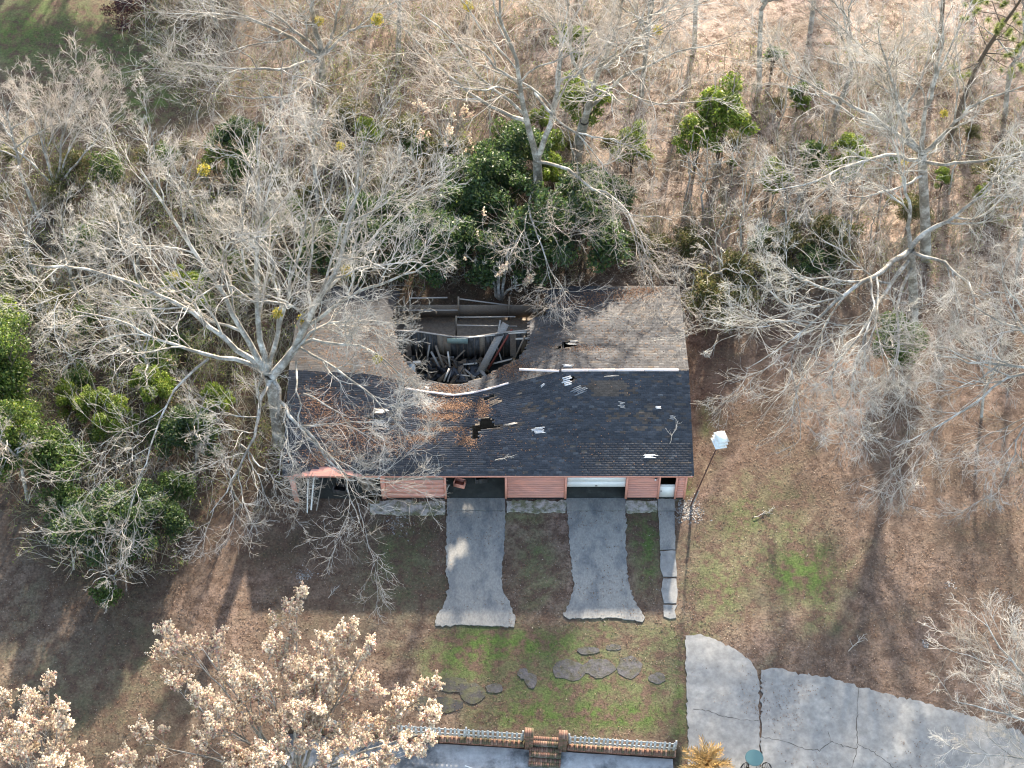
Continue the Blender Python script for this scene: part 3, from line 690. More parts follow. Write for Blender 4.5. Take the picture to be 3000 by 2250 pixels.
gr_ = 'debris pieces in the hole'
for i in range(26):
    u = rng.uniform(1195, 1440); v = rng.uniform(1050, 1118); z = rng.uniform(.1, .5); a = rng.uniform(0, 3.14); L = rng.uniform(.4, 1.3); c = Vector(hp(u, v, z)); d = Vector((math.cos(a), math.sin(a), rng.uniform(-.2, .5)))*L/2
    timber(c - d, c + d, rng.uniform(.05, .2), .035, [M['old_wood'], M['dark_wood'], M['bare_wood'], M['felt_dark']][i % 4], 'broken dark board in the rubble at the bottom of the roof hole', gr_, rng.uniform(-.5, .5))
b = MB(); b.box(-.2, .2, -.02, .02, -.3, .3); o = b.build('pale_sheet', mat('pale_blue_panel', (.6, .68, .72), var=.1)); o.location = hp(1206, 1080, .9); o.rotation_euler = (-.7, .15, .1); tag(o, 'small pale blue panel lying at the left rim of the hole', 'sheet')
# rubble heap: crumpled roofing at the bottom
b = MB()
for i in range(90):
    c0 = np.array(hp(rng.uniform(1215, 1420), rng.uniform(1060, 1120), rng.uniform(0, .3))); s = rng.uniform(.15, .5); m = rng.normal(size=(3, 3)); q, _ = np.linalg.qr(m)
    b.add((cube_v(-s, s, -s*.7, s*.7, -.02, .02)*rng.uniform(.7, 1.2, (8, 3))) @ (q*np.array([1, 1, .6])).T + c0, CUBE_F, (SH[rng.integers(0, 6)] if i % 2 else np.array([.17, .125, .09]))*rng.uniform(.8, 1.5))
tag(b.build('roof_rubble', M['shingle']), 'heap of crumpled roofing at the bottom of the hole', 'rubble', kind='stuff')
# carport clutter
def pole(p, q, r, mtl, lab, name='pole'):
    c = Vector(p); b = MB(); b.cyl((0, 0, 0), tuple(Vector(q) - c), r, r, 8); o = b.build(name, mtl); o.location = c; tag(o, lab, 'pole'); return o
pole((-11.05, -.75, .02), (-10.75, .2, 2.2), .045, M['white_paint'], 'right pale pole leaning in the carport bay')
pole((-11.25, -.95, .02), (-11.1, .0, 1.9), .035, M['white_paint'], 'left short pale pole leaning in the carport bay')
pole((-10.75, -.8, .02), (-10.2, .25, 2.35), .03, M['bare_wood'], 'thin grey stick leaning right of the pale poles')
def shelf(x, y, lab):
    t = empty('shelf_unit', (x, y, .045), label=lab, cat='shelf')
    for sx in (-.35, .31):
        for sy in (-.2, .2): MB().box(sx, sx + .05, sy, sy + .05, 0, 1.6).build('upright', M['old_wood'], t)
    for z in (.3, .85, 1.5): MB().box(-.38, .38, -.22, .27, z, z + .04).build('shelf_board', M['brick_a'] if z > 1 else M['old_wood'], t)
    return t
shelf(-7.9, .55, 'brown shelf unit inside the carport beside the plank wall')
def crate(x, y, z, s, mtl, lab):
    t = empty('crate', (x, y, z), rng.uniform(-.3, .3), label=lab, cat='crate')
    for sy in (-1, 1):
        for k in range(3): MB().box(-s, s, sy*s*.7 - .015, sy*s*.7 + .015, .02 + k*s*.36, .02 + k*s*.36 + s*.3).build('slat', mtl, t)
    for sx in (-1, 1): MB().box(sx*s - .02, sx*s + .02, -s*.68, s*.68, 0, s*1.1).build('end_panel', mtl, t)
    MB().box(-s*.97, s*.97, -s*.67, s*.67, 0, .02).build('bottom', mtl, t)
crate(-7.65, -.15, .045, .32, M['brick_b'], 'low brown wooden crate at the foot of the shelf unit')
crate(-9.5, .5, .045, .35, M['dark_wood'], 'dark wooden crate on the carport floor')
crate(-2.9, .9, .045, .3, M['paint_trim'], 'reddish crate at the back left of the open bay')
crate(-1.7, 1.25, .045, .35, M['dark_wood'], 'dark crate at the back of the open bay')
# leaning bird house pole
bp0 = Vector((9.86, -.42, 0)); bp1 = Vector((10.9, -.25, 5.55))
bh = empty('bird_house', bp0, label='white boxy bird house on a leaning rusty pole right of the garage', cat='bird house')
b = MB(); b.cyl((0, 0, -.05), tuple(bp1 - bp0), .045, .035, 10); b.build('pole', M['rust'], bh)
d_ = (bp1 - bp0)
b = MB(); b.cyl(tuple(Vector((.07, 0, 0))), tuple(d_*.24 + Vector((.08, 0, 0))), .04, .04, 8); b.build('brace', M['bare_wood'], bh)
b = MB(); b.cyl(tuple(d_*.235), tuple(d_*.25), .075, .075, 10); b.build('clamp', M['rust'], bh)
rot = (bp1 - bp0).to_track_quat('Z', 'Y').to_matrix() @ Matrix.Rotation(.14, 3, 'Z')
def hb(name, x0, x1, y0, y1, z0, z1, mtl, par=None):
    V = cube_v(x0, x1, y0, y1, z0, z1); V = np.array([tuple(rot @ Vector(v) + d_) for v in V]); bb = MB(); bb.add(V, CUBE_F); return bb.build(name, mtl, par or bh)
hb('floor_tray', -.37, .37, -.33, .33, 0, .04, M['white_paint']); hb('house_box', -.29, .29, -.25, .25, .042, .27, M['white_paint'])
hb('floor_tray', -.36, .36, -.32, .32, .272, .31, M['white_paint']); hb('house_box', -.28, .28, -.24, .24, .312, .52, M['white_paint'])
V = [(-.36, -.33, .522), (.36, -.33, .522), (.36, .33, .522), (-.36, .33, .522), (-.30, -.06, .66), (.30, -.06, .66), (.30, .06, .66), (-.30, .06, .66)]
bb = MB(); bb.add([tuple(rot @ Vector(v) + d_) for v in V], CUBE_F); bb.build('house_roof', M['white_paint'], bh)
for zz in (.12, .38):
    for xx in (-.15, .15):
        p = rot @ Vector((xx, -.252, zz + .02)) + d_; q = rot @ Vector((xx, -.24, zz + .02)) + d_
        bb = MB(); bb.cyl(tuple(p), tuple(q), .04, .04, 10); bb.build('entrance_hole', M['black'], bh)

# ------------------------------------------------------------------ retaining wall, fence, piers, steps, patio
def wl_(x, off=0.0): return FV + FS*x + off
FANG = math.atan(FS)
pier_l = -.00; 
PLX = rpx(1550, 2160, .0)[0]; PRX = rpx(1648, 2175, .0)[0]
XL = -10.9; XR = 8.2
BRK = [M['brick_a'], M['brick_b'], M['brick_c']]
brick_cache = {}
def brick(parent, loc, dims, ang=0.0):
    key = (tuple(round(d, 3) for d in dims), int(rng.choice(3, p=[.5, .32, .18])))
    if key not in brick_cache:
        a, b_, c_h = dims; bb = MB(); bv = .006
        bb.add(cube_v(-a/2, a/2, -b_/2, b_/2, 0, c_h), CUBE_F)
        me = bb.mesh('brick'); me.materials.append(BRK[key[1]]); brick_cache[key] = me
    o = bpy.data.objects.new('brick', brick_cache[key]); C.objects.link(o); o.parent = parent; o.location = loc
    o.rotation_euler = (rng.normal()*.01, rng.normal()*.01, ang + rng.normal()*.012); return o
def retaining(x0, x1, lab):
    w = empty('brick_wall', (x0, wl_(x0), 0), FANG, label=lab, cat='wall', group='low brick walls under the picket fence')
    L = (x1 - x0)/math.cos(FANG)
    MB().box(0, L, -.13, .13, PATIO_Z - .1, -.02).build('wall_core', M['mortar'], w)
    n = int(L/.112)
    for i in range(n): brick(w, ((i + .5)*L/n, -.10 + rng.normal()*.006, -.018), (.100, .33, .065))
    bb = MB()
    for r in range(4):
        z = PATIO_Z + .012 + r*.078; k = int(L/.225)
        for i in range(-1, k):
            a = (i + .5*(r % 2))*L/k; a0 = max(a, 0) + .006; a1 = min(a + L/k, L) - .006
            if a1 - a0 > .03: bb.box(a0, a1, -.155 + rng.normal()*.004, -.128, z, z + .064, np.array([.30, .14, .10])*rng.uniform(.55, 1.25))
    o = bb.build('brick_face', M['plain'], w); o['kind'] = 'stuff'
    return w
retaining(XL, PLX - .24, 'low brick retaining wall left of the gate piers')
retaining(PRX + .24, XR, 'low brick retaining wall right of the gate piers')
def fence(x0, x1, lab, seed):
    n = int((x1 - x0)/.235)
    f = empty('picket_fence', (x0, wl_(x0, .03), .05), FANG, label=lab, cat='fence', group='grey picket fences on the brick wall')
    L = (x1 - x0)/math.cos(FANG)
    for z in (.17, .62): MB().box(0, L, .022, .065, z, z + .07).build('rail', M['picket'], f)
    for x in np.linspace(.05, L - .05, max(2, int(L/2.2))): MB().box(x - .045, x + .045, .066, .155, -.05, .85).build('post', M['picket'], f)
    me = None
    for i in range(n):
        if me is None or rng.random() < .3:
            w_ = .062; h = .86 + rng.uniform(-.03, .03)
            V = [(-w_, 0, 0), (w_, 0, 0), (w_, .02, 0), (-w_, .02, 0), (-w_, 0, h - .05), (w_, 0, h - .05), (w_, .02, h - .05), (-w_, .02, h - .05), (-w_*.45, 0, h), (w_*.45, 0, h), (w_*.45, .02, h), (-w_*.45, .02, h)]
            Fq = [[0, 3, 2, 1], [0, 1, 5, 4], [1, 2, 6, 5], [2, 3, 7, 6], [3, 0, 4, 7], [4, 5, 9, 8], [5, 6, 10, 9], [6, 7, 11, 10], [7, 4, 8, 11], [8, 9, 10, 11]]
            bb = MB(); bb.add(V, Fq); me = bb.mesh('picket'); me.materials.append(M['picket'] if rng.random() < .6 else M['white_picket'])
        o = bpy.data.objects.new('picket', me); C.objects.link(o); o.parent = f
        o.location = ((i + .5)*L/n + rng.normal()*.008, -.002, .02); o.rotation_euler = (rng.normal()*.02, rng.normal()*.025, 0)
M['white_picket'] = mat('worn_white_picket', (.68, .69, .69), var=.2, scale=6, stretch=(5, 5, 1), color2=(.28, .28, .27), scale2=3, mix2=.4)
fence(XL, PLX - .26, 'weathered grey picket fence left of the brick gate piers', 1)
fence(PRX + .26, XR, 'weathered grey picket fence right of the brick gate piers', 2)
def pier(x, lab):
    p = empty('brick_pier', (x, wl_(x, -.02), PATIO_Z), FANG, label=lab, cat='pier', group='brick gate piers')
    s = .42
    MB().box(-s/2 + .015, s/2 - .015, -s/2 + .015, s/2 - .015, 0, 1.5).build('pier_core', M['mortar'], p)
    z = 0
    for r in range(19):
        for k in range(4):
            a = k*math.pi/2; off = .105 if r % 2 else -.105
            cx = -.105*(1 if r % 2 else -1)*0; L = .205
            for t in (-1, 1):
                if t == 1 and k % 2 == 1 - r % 2: pass
                lx = t*.105; ly = -s/2 + .05
                if (r % 2 == 0 and k % 2 == 1) or (r % 2 == 1 and k % 2 == 0):
                    if abs(lx) > 0: lx *= .5; L2 = .1
                else: L2 = .205
                brick(p, (math.cos(a)*lx - math.sin(a)*ly, math.sin(a)*lx + math.cos(a)*ly, z), (L2, .1, .066), a)
        z += .078
    for i in range(4):
        brick(p, (-.165 + i*.11, 0, z), (.102, .46, .07))
pier(PLX, 'left brick gate pier beside the picket fence'); pier(PRX, 'right brick gate pier beside the picket fence')
st = empty('brick_steps', ((PLX + PRX)/2, wl_((PLX + PRX)/2), PATIO_Z), FANG, label='red brick steps between the two gate piers', cat='steps')
gw = (PRX - PLX) - .44
for (w_, y0, y1, h) in ((gw + .02, -.14, .36, .40), (1.62, -.68, -.16, .26), (1.62, -1.14, -.69, .13)):
    MB().box(-w_/2 + .01, w_/2 - .01, y0, y1, -.05, h - .01).build('step_core', M['mortar'], st)
    n = int(w_/.112)
    dp = (y1 - y0)
    for i in range(n):
        if dp > .3:
            for j in range(2): brick(st, ((i + .5)*w_/n - w_/2, y0 + dp*(.25 + .5*j), h - .045), (.1, dp/2 - .012, .062))
        else: brick(st, ((i + .5)*w_/n - w_/2, (y0 + y1)/2, h - .045), (.1, dp - .01, .062))
pt = []
for x in np.linspace(PX0 + .2, PX1 - .2, 12): pt.append((x, wl_(x, -.16)))
pt = [(PX0 + .15, wl_(PX0, -.2)), (PX1 - .3, wl_(PX1, -.2)), (PX1 - .3, -24), (PX0 + .15, -24)]
o = slab('patio', pt, PATIO_Z - .1, PATIO_Z, M['patio'], None, .01, .6); tag(o, label='stained grey concrete patio below the brick wall', kind='structure')
b = MB(); b.cyl((0, 0, 0), (1.3, -.5, .02), .03, .03, 8); o = b.build('white_pipe', M['white_paint']); o.location = (*rpx(1362, 2243, PATIO_Z + .04)[:2], PATIO_Z + .035); tag(o, 'white pipe lying on the patio at the lower edge', 'pipe')
# dry palm
pc = Vector(rpx(2065, 2262, 0)); pm = empty('dry_palm', pc, label='golden-brown dried cycad palm at the right end of the fence', cat='palm')
b = MB(); b.cyl((0, 0, -.1), (0, 0, .55), .26, .2, 12); b.build('trunk', M['old_wood'], pm)
fm = []
for s in range(3):
    b = MB(); n = 11; base = np.array([.36, .225, .085])*(1, .85, 1.2)[s]
    xs = np.linspace(0, 1.35, n); zs = .45*np.sin(xs/1.35*2.2) - .18*(xs/1.35)**3
    for i in range(n - 1):
        for sd_ in (-1, 1):
            w_ = .15*math.sin(math.pi*(i + 1.2)/(n + 1)) + .03
            c0 = base*rng.uniform(.55, 1.5)
            b.add([(xs[i], 0, zs[i]), (xs[i] + .09, 0, zs[i] + (zs[i + 1] - zs[i])*.7), (xs[i] + .27, sd_*w_, zs[i] + .02 + rng.uniform(-.06, .05)), (xs[i] + .2, sd_*w_*.9, zs[i] + .02)], [[0, 1, 2, 3]], c0)
    me = b.mesh('frond'); me.materials.append(M['frond']); fm.append(me)
for i in range(64):
    o = bpy.data.objects.new('frond', fm[i % 3]); C.objects.link(o); o.parent = pm; o.location = (rng.normal()*.08, rng.normal()*.08, .5 + rng.uniform(-.1, .1))
    o.rotation_euler = (rng.normal()*.25, rng.uniform(-1.0, .35), i*2.399 + rng.normal()*.15); q = rng.uniform(.75, 1.12); o.scale = (q, q, q)
# round table and black chair
tc_ = Vector(rpx(2210, 2220, .74)); tb = empty('round_table', (tc_.x, tc_.y, .04), label='round teal patio table at the edge of the big driveway', cat='table')
b = MB(); b.cyl((0, 0, .68), (0, 0, .71), .42, .43, 36); b.build('tabletop', M['teal'], tb)
b = MB()
V, F = tubes(np.array([[(.44*math.cos(a), .44*math.sin(a), .695) for a in np.linspace(0, 2*math.pi, 33)]]), np.full((1, 33), .014), 6); b.add(V, F); b.build('rim', M['teal'], tb)
for k in range(4):
    a = k*math.pi/2 + .4; b = MB(); b.cyl((.36*math.cos(a), .36*math.sin(a), 0), (.2*math.cos(a), .2*math.sin(a), .68), .016, .016, 8); b.build('leg', M['black'], tb)
def chair(u, v, rz, lab):
    c = Vector(rpx(u, v, .45)); ch = empty('patio_chair', (c.x, c.y, .04), rz, label=lab, cat='chair')
    b = MB(); b.box(-.23, .23, -.22, .22, .40, .43); b.build('seat', M['black'], ch)
    for sx in (-.2, .2):
        for sy in (-.19, .19): b = MB(); b.cyl((sx, sy, 0), (sx, sy, .40), .014, .014, 8); b.build('leg', M['black'], ch)
    pts = np.array([[(.24*math.cos(a), .22 + .06*math.sin(a), .44 + .46*math.sin(a)) for a in np.linspace(0, math.pi, 15)]])
    V, F = tubes(pts, np.full((1, 15), .03), 8); b = MB(); b.add(V, F); b.build('back_frame', M['black'], ch)
    for sx in (-.1, 0, .1): b = MB(); b.cyl((sx, .22, .43), (sx, .27, .86), .01, .01, 6); b.build('back_bar', M['black'], ch)
chair(2240, 2262, -.5, 'black chair with arched back right of the teal table'); chair(2188, 2262, .5, 'black chair left of the teal table at the lower edge')

# ------------------------------------------------------------------ bare trees
def tube_obj(name, sets, mtl, parent):
    b = MB()
    for P, Rr, s in sets:
        V, F = tubes(P, Rr, s); b.add(V, F)
    o = link(name, b.mesh(name, True), parent, mtl); return o
def stackl(limbs, k):
    Ps, Rs = zip(*[resample(n, r, k) for n, r in limbs]); return np.stack(Ps), np.stack(Rs)
def jitter(P, amp):
    J = rng.normal(size=P.shape)*amp; J[:, 0] = 0
    return P + np.cumsum(J, axis=1)*.6
def bare_tree(name, label, base, limbs, trunk, levels, group=None, twig='twig', jit=.10, cat='tree', dens=None):
    """limbs: list of (world nodes, radii); trunk the same. levels: list of spawn settings."""
    base = np.asarray(base, float)
    t = empty(name, tuple(base), label=label, cat=cat, group=group)
    TP, TR = stackl([trunk], 9); LP, LR = stackl(limbs, 14); LP = jitter(LP, jit)
    sets_t = [(TP - base, TR, 10), (LP - base, LR, 7)]
    P, Q = LP, LR; tw = []
    for i, lv in enumerate(levels):
        P, Q = spawn(P, Q, **(dict(lv, dens=dens) if i == 0 else lv)); (sets_t if i == 0 else tw).append((P - base, Q, 5 if i == 0 else (4 if i == 1 else 3)))
        if i == 1: tips2 = P
    tube_obj('trunk', sets_t, M['bark'], t); tube_obj('crown', tw, M[twig], t)
    return t, P
def LV(m1=9, m2=7, m3=6, m4=5, up=.08, spread=1.0, l1=(.4, .7)):
    return [dict(m=m1, lf=l1, ang=(.3, .8), k=8, up=up, wander=.2, rs=(.42, .62), tmin=.2, rmin=.017, ref=9.0),
            dict(m=m2, lf=(.4, .7), ang=(.3, .8), k=6, up=up, wander=.26, rs=(.5, .7), tmin=.18, rmin=.011, ref=3.0),
            dict(m=m3, lf=(.45, .75), ang=(.3, .8), k=5, up=up*.8, wander=.26, rs=(.5, .75), tmin=.15, rmin=.0082),
            dict(m=m4, lf=(.5, .85), ang=(.3, .8), k=3, up=up*.6, wander=.25, rs=(.6, .8), tmin=.15, rmin=.0065)]
def limb(pts, r0, r1): 
    n = len(pts); return ([gp(*p) for p in pts], list(np.linspace(r0, r1, n)))
def trunk_of(pts, r0, r1): return limb(pts, r0, r1)
# big tree left of the garage
B1 = gp(603, 962, 0)
L1 = [limb([(586, 815, 6), (625, 758, 7.2), (655, 700, 9), (690, 620, 11.5), (735, 520, 14), (765, 400, 16.5), (775, 320, 18)], .27, .04),
      limb([(580, 808, 6), (560, 740, 7.6), (545, 640, 10), (540, 520, 12.8), (530, 400, 15.5), (525, 290, 18)], .2, .035),
      limb([(576, 806, 6), (530, 735, 7.6), (470, 640, 10), (400, 520, 13), (330, 420, 15.5), (280, 350, 17)], .2, .035),
      limb([(570, 800, 6), (540, 782, 6.4), (490, 775, 6.9), (430, 775, 7.6), (350, 745, 8.8), (240, 690, 10), (140, 650, 10.8)], .16, .03),
      limb([(572, 804, 6), (480, 728, 8), (380, 655, 10), (270, 600, 11.6), (150, 575, 12.8), (60, 562, 13.4)], .17, .03),
      limb([(584, 824, 5.8), (556, 868, 6.2), (538, 930, 6.2), (520, 1000, 6), (490, 1060, 5.7), (430, 1130, 5.2)], .12, .022),
      limb([(592, 822, 5.8), (604, 868, 6.2), (630, 905, 6.4), (690, 940, 6.3), (730, 985, 6.2), (790, 1010, 5.9), (860, 1005, 5.6)], .12, .02),
      limb([(625, 900, 6.4), (690, 965, 6), (735, 1015, 5.6), (755, 1080, 5.2), (775, 1140, 4.8), (800, 1185, 4.6)], .07, .015),
      limb([(618, 768, 7), (690, 728, 8.2), (760, 730, 9), (830, 770, 8.8), (880, 815, 8.2)], .10, .018),
      limb([(650, 710, 8.6), (740, 660, 10.4), (830, 615, 12), (900, 590, 13), (960, 568, 13.6)], .12, .02),
      limb([(582, 806, 6), (598, 700, 8.6), (620, 600, 11), (640, 500, 13.6), (655, 400, 16)], .16, .03),
      limb([(450, 775, 7.4), (400, 815, 7.6), (372, 870, 7.3), (330, 960, 6.8), (300, 1040, 6.3), (258, 1160, 5.6)], .08, .015),
      limb([(655, 690, 9.2), (760, 560, 11.8), (850, 470, 13.8), (930, 410, 15.2)], .1, .02),
      limb([(640, 780, 7.2), (655, 850, 7.4), (650, 930, 7), (700, 1010, 6.4)], .06, .014),
      limb([(622, 772, 7), (700, 700, 9), (790, 682, 9.8), (880, 700, 9.8)], .09, .015), limb([(640, 745, 7.6), (740, 790, 8), (820, 850, 7.6), (880, 920, 7)], .08, .014), limb([(655, 850, 7.4), (720, 880, 7.2), (800, 930, 6.6), (850, 950, 6.2)], .05, .012),
      limb([(520, 960, 6.1), (560, 1010, 5.7), (600, 1060, 5.2), (640, 1110, 4.8)], .05, .012)]
bare_tree('bare_tree', 'largest bare grey tree, spreading over the left end of the garage', B1, L1, trunk_of([(603, 962, 0), (598, 900, 2.6), (590, 850, 4.6), (584, 812, 6)], .36, .30), LV(10, 7, 5, 3, up=.1), jit=.17, dens=[.9, 1, 1, .9, .9, .7, .6, .5, .8, .9, 1, .8, .9, .6, .9, .8, .7, .6])
# two trees behind the garage
B3 = gp(1165, 487, 0)
L3 = [limb([(1160, 345, 6), (1150, 270, 8.8), (1128, 200, 11.5), (1105, 110, 15), (1090, 30, 18), (1085, -40, 20.5)], .22, .04),
      limb([(1160, 345, 6), (1180, 280, 8.6), (1195, 200, 11.8), (1215, 110, 15), (1225, 20, 18.5)], .2, .035),
      limb([(1140, 262, 9), (1085, 240, 10), (1030, 212, 11.2), (950, 145, 13.8), (880, 90, 15.8), (812, 42, 17.5)], .13, .02),
      limb([(1155, 200, 11), (1185, 235, 11), (1215, 265, 10.6), (1258, 287, 10.2), (1290, 325, 9.4), (1318, 372, 8.4), (1335, 420, 7.4)], .09, .012),
      limb([(1162, 350, 6), (1215, 368, 7), (1258, 397, 7), (1300, 427, 6.6), (1352, 460, 6.2), (1368, 520, 5.6), (1378, 570, 5.2), (1400, 610, 4.9)], .11, .012),
      limb([(1250, 288, 10.2), (1320, 300, 10.2), (1370, 325, 9.8), (1405, 360, 9.2)], .05, .01),
      limb([(1158, 380, 5), (1145, 470, 6), (1165, 520, 5.8), (1190, 570, 5.4), (1225, 630, 4.9), (1250, 655, 4.7)], .07, .011),
      limb([(1125, 190, 12), (1060, 130, 14), (1020, 100, 15.5), (940, 90, 16.5)], .09, .015),
      limb([(1200, 190, 12), (1290, 120, 14), (1330, 60, 16)], .09, .015)]
bare_tree('bare_tree', 'tall two-stemmed bare tree behind the roof hole, limbs drooping over the rear roof', B3, L3, trunk_of([(1165, 487, 0), (1164, 430, 2.4), (1162, 385, 4.4), (1160, 345, 6)], .34, .27), LV(8, 6, 5, 4), jit=.15, twig='twig_tan')
B3b = gp(1245, 352, 0)
L3b = [limb([(1262, 262, 4.4), (1285, 180, 8), (1310, 110, 11), (1340, 30, 14.5), (1360, -50, 18)], .22, .04),
       limb([(1265, 255, 4.6), (1315, 190, 8), (1390, 140, 11), (1480, 110, 13), (1560, 100, 14)], .13, .02),
       limb([(1275, 220, 6.2), (1250, 130, 10), (1230, 50, 13.5), (1225, -30, 16.5)], .14, .03),
       limb([(1300, 150, 9.2), (1380, 80, 12.5), (1450, 20, 15)], .12, .02)]
bare_tree('bare_tree', 'leaning bare tree with ivy on its stem, right of the two-stemmed tree', B3b, L3b, trunk_of([(1245, 352, 0), (1247, 320, 1.5), (1254, 290, 3), (1262, 262, 4.4)], .36, .3), LV(8, 6, 5, 4), jit=.15)
# right-hand trees
B6 = gp(2000, 560, 0)
L6 = [limb([(1992, 330, 9.6), (1940, 280, 11.5), (1860, 230, 13.4), (1760, 190, 15), (1690, 170, 16)], .16, .025),
      limb([(1992, 330, 9.6), (1965, 240, 12.6), (1940, 150, 15.6), (1920, 50, 19)], .17, .03),
      limb([(1994, 330, 9.6), (2050, 270, 12), (2120, 220, 14), (2230, 180, 16)], .15, .025),
      limb([(1990, 345, 9), (1900, 330, 10.4), (1810, 345, 11.4), (1740, 385, 11.6), (1650, 400, 11.8)], .12, .018),
      limb([(1996, 350, 9), (2080, 350, 10.6), (2180, 330, 12), (2260, 330, 12.5)], .12, .02),
      limb([(1992, 330, 9.6), (2010, 200, 14), (2020, 90, 18), (2030, -10, 21)], .15, .03),
      limb([(1965, 250, 12.4), (1880, 150, 15.5), (1800, 80, 17.5)], .1, .018),
      limb([(1992, 380, 8), (1930, 400, 8.8), (1850, 420, 9.4), (1790, 440, 9.6)], .08, .014)]
bare_tree('bare_tree', 'pale-stemmed bare tree on the right with a wide twiggy crown', B6, L6, trunk_of([(2000, 560, 0), (1999, 480, 3.3), (1995, 400, 6.7), (1992, 330, 9.6)], .34, .25), LV(8, 6, 5, 5), jit=.16)
B6b = gp(1972, 700, 0)
L6b = [limb([(1966, 540, 6.4), (1930, 560, 7.2), (1880, 600, 7.8), (1820, 635, 8), (1770, 660, 7.8), (1740, 710, 7.2), (1690, 760, 6.8), (1620, 790, 6.4)], .17, .016),
       limb([(1964, 560, 5.8), (1910, 630, 6.4), (1880, 690, 6.4), (1840, 750, 6), (1790, 800, 5.6), (1760, 860, 5.2), (1800, 900, 4.8)], .13, .014),
       limb([(1970, 580, 5.2), (1930, 670, 5.6), (1950, 730, 5.6), (1955, 790, 5.2), (1920, 840, 4.9), (1870, 880, 4.6)], .1, .013),
       limb([(1820, 640, 8), (1760, 610, 9.2), (1690, 560, 10.4), (1640, 520, 11.2)], .09, .014),
       limb([(1966, 535, 6.6), (2030, 480, 8.6), (2100, 420, 10.8), (2200, 330, 13.6)], .17, .03),
       limb([(1972, 545, 6.4), (2040, 560, 7.4), (2090, 610, 7.6), (2110, 690, 7), (2105, 770, 6.4)], .11, .014),
       limb([(1966, 530, 6.8), (1960, 430, 10.2), (1935, 340, 13.2), (1920, 260, 15.5)], .13, .02),
       limb([(1770, 660, 7.8), (1700, 660, 8.2), (1640, 620, 8.8), (1590, 560, 9.4)], .07, .012),
       limb([(1745, 705, 7.2), (1660, 690, 7.2), (1590, 710, 7), (1530, 730, 6.6)], .06, .011),
       limb([(1880, 600, 7.8), (1880, 660, 7.8), (1860, 720, 7.2), (1850, 790, 6.6), (1840, 850, 6)], .07, .012)]
bare_tree('bare_tree', 'bare tree whose long limbs droop over the lawn right of the garage', B6b, L6b, trunk_of([(1972, 700, 0), (1974, 640, 2.5), (1970, 585, 4.8), (1966, 540, 6.5)], .3, .25), LV(8, 7, 5, 4, up=.02), jit=.16, twig='twig_pale')
B7 = gp(2330, 960, 0)
L7 = [limb([(2310, 810, 6.5), (2240, 795, 7.4), (2160, 785, 8), (2080, 765, 8.6), (1980, 750, 9)], .12, .013),
      limb([(2310, 815, 6.4), (2200, 800, 7.2), (2120, 860, 6.8), (2030, 910, 6.4), (1930, 970, 6)], .1, .012),
      limb([(2312, 830, 6), (2220, 900, 6), (2180, 980, 5.6), (2150, 1050, 5.2)], .08, .012),
      limb([(2310, 800, 6.8), (2200, 720, 9), (2120, 690, 10), (2050, 640, 11)], .11, .014),
      limb([(2315, 790, 7), (2290, 640, 12), (2260, 540, 15)], .14, .02), limb([(2312, 790, 7), (2230, 650, 11), (2170, 560, 13)], .1, .016),
      limb([(2160, 785, 8), (2100, 810, 8), (2010, 800, 8), (1940, 830, 7.6)], .05, .01)]
bare_tree('bare_tree', 'bare tree reaching in from the right edge at mid height', B7, L7, trunk_of([(2330, 960, 0), (2325, 890, 3), (2312, 800, 6.8)], .3, .24), LV(8, 6, 6, 4, up=.02), jit=.15)
B8 = gp(2350, 1760, 0)
L8 = [limb([(2330, 1640, 4.8), (2260, 1590, 6), (2180, 1550, 6.6), (2100, 1530, 6.8), (2050, 1520, 6.8)], .09, .012),
      limb([(2330, 1630, 5), (2250, 1510, 7), (2190, 1430, 8), (2150, 1370, 8.4), (2130, 1320, 8.8)], .09, .012),
      limb([(2332, 1640, 4.8), (2260, 1640, 5.4), (2170, 1640, 5.4), (2080, 1630, 5.2)], .08, .012),
      limb([(2330, 1630, 5), (2290, 1450, 8), (2240, 1350, 9.5)], .08, .012), limb([(2250, 1510, 7), (2180, 1490, 7.2), (2110, 1450, 7.4)], .05, .01)]
bare_tree('bare_tree', 'small pale bare tree at the lower right edge over the driveway', B8, L8, trunk_of([(2350, 1760, 0), (2345, 1700, 2.4), (2330, 1632, 5)], .2, .16), LV(8, 6, 5, 4, up=.02), jit=.08)
# upper left trees
B2 = gp(697, 178, 0)
L2 = [limb([(692, 120, 2.6), (675, 60, 5), (660, 0, 8), (650, -60, 10.5)], .22, .04),
      limb([(690, 125, 2.5), (620, 85, 5), (540, 50, 7.2), (450, 30, 8.6), (350, 20, 9.4)], .14, .02),
      limb([(688, 130, 2.4), (620, 150, 4.6), (540, 150, 6), (430, 150, 6.8), (340, 110, 7.6)], .12, .016),
      limb([(695, 118, 2.6), (745, 75, 5), (800, 50, 6.6), (860, 10, 8.6)], .12, .02),
      limb([(690, 130, 2.4), (660, 200, 3.4), (590, 232, 3.8), (500, 230, 4.4), (430, 205, 5)], .1, .013),
      limb([(692, 120, 2.6), (600, 40, 7), (520, -20, 9.5)], .12, .02), limb([(695, 118, 2.8), (720, 30, 6.4), (735, -40, 9.4)], .13, .025)]
bare_tree('bare_tree', 'bare tree with low forking stem near the top left', B2, L2, trunk_of([(697, 178, 0), (696, 155, 1.0), (694, 135, 1.9), (692, 118, 2.7)], .28, .24), LV(8, 6, 5, 4), jit=.15)
B10 = gp(120, 420, 0)
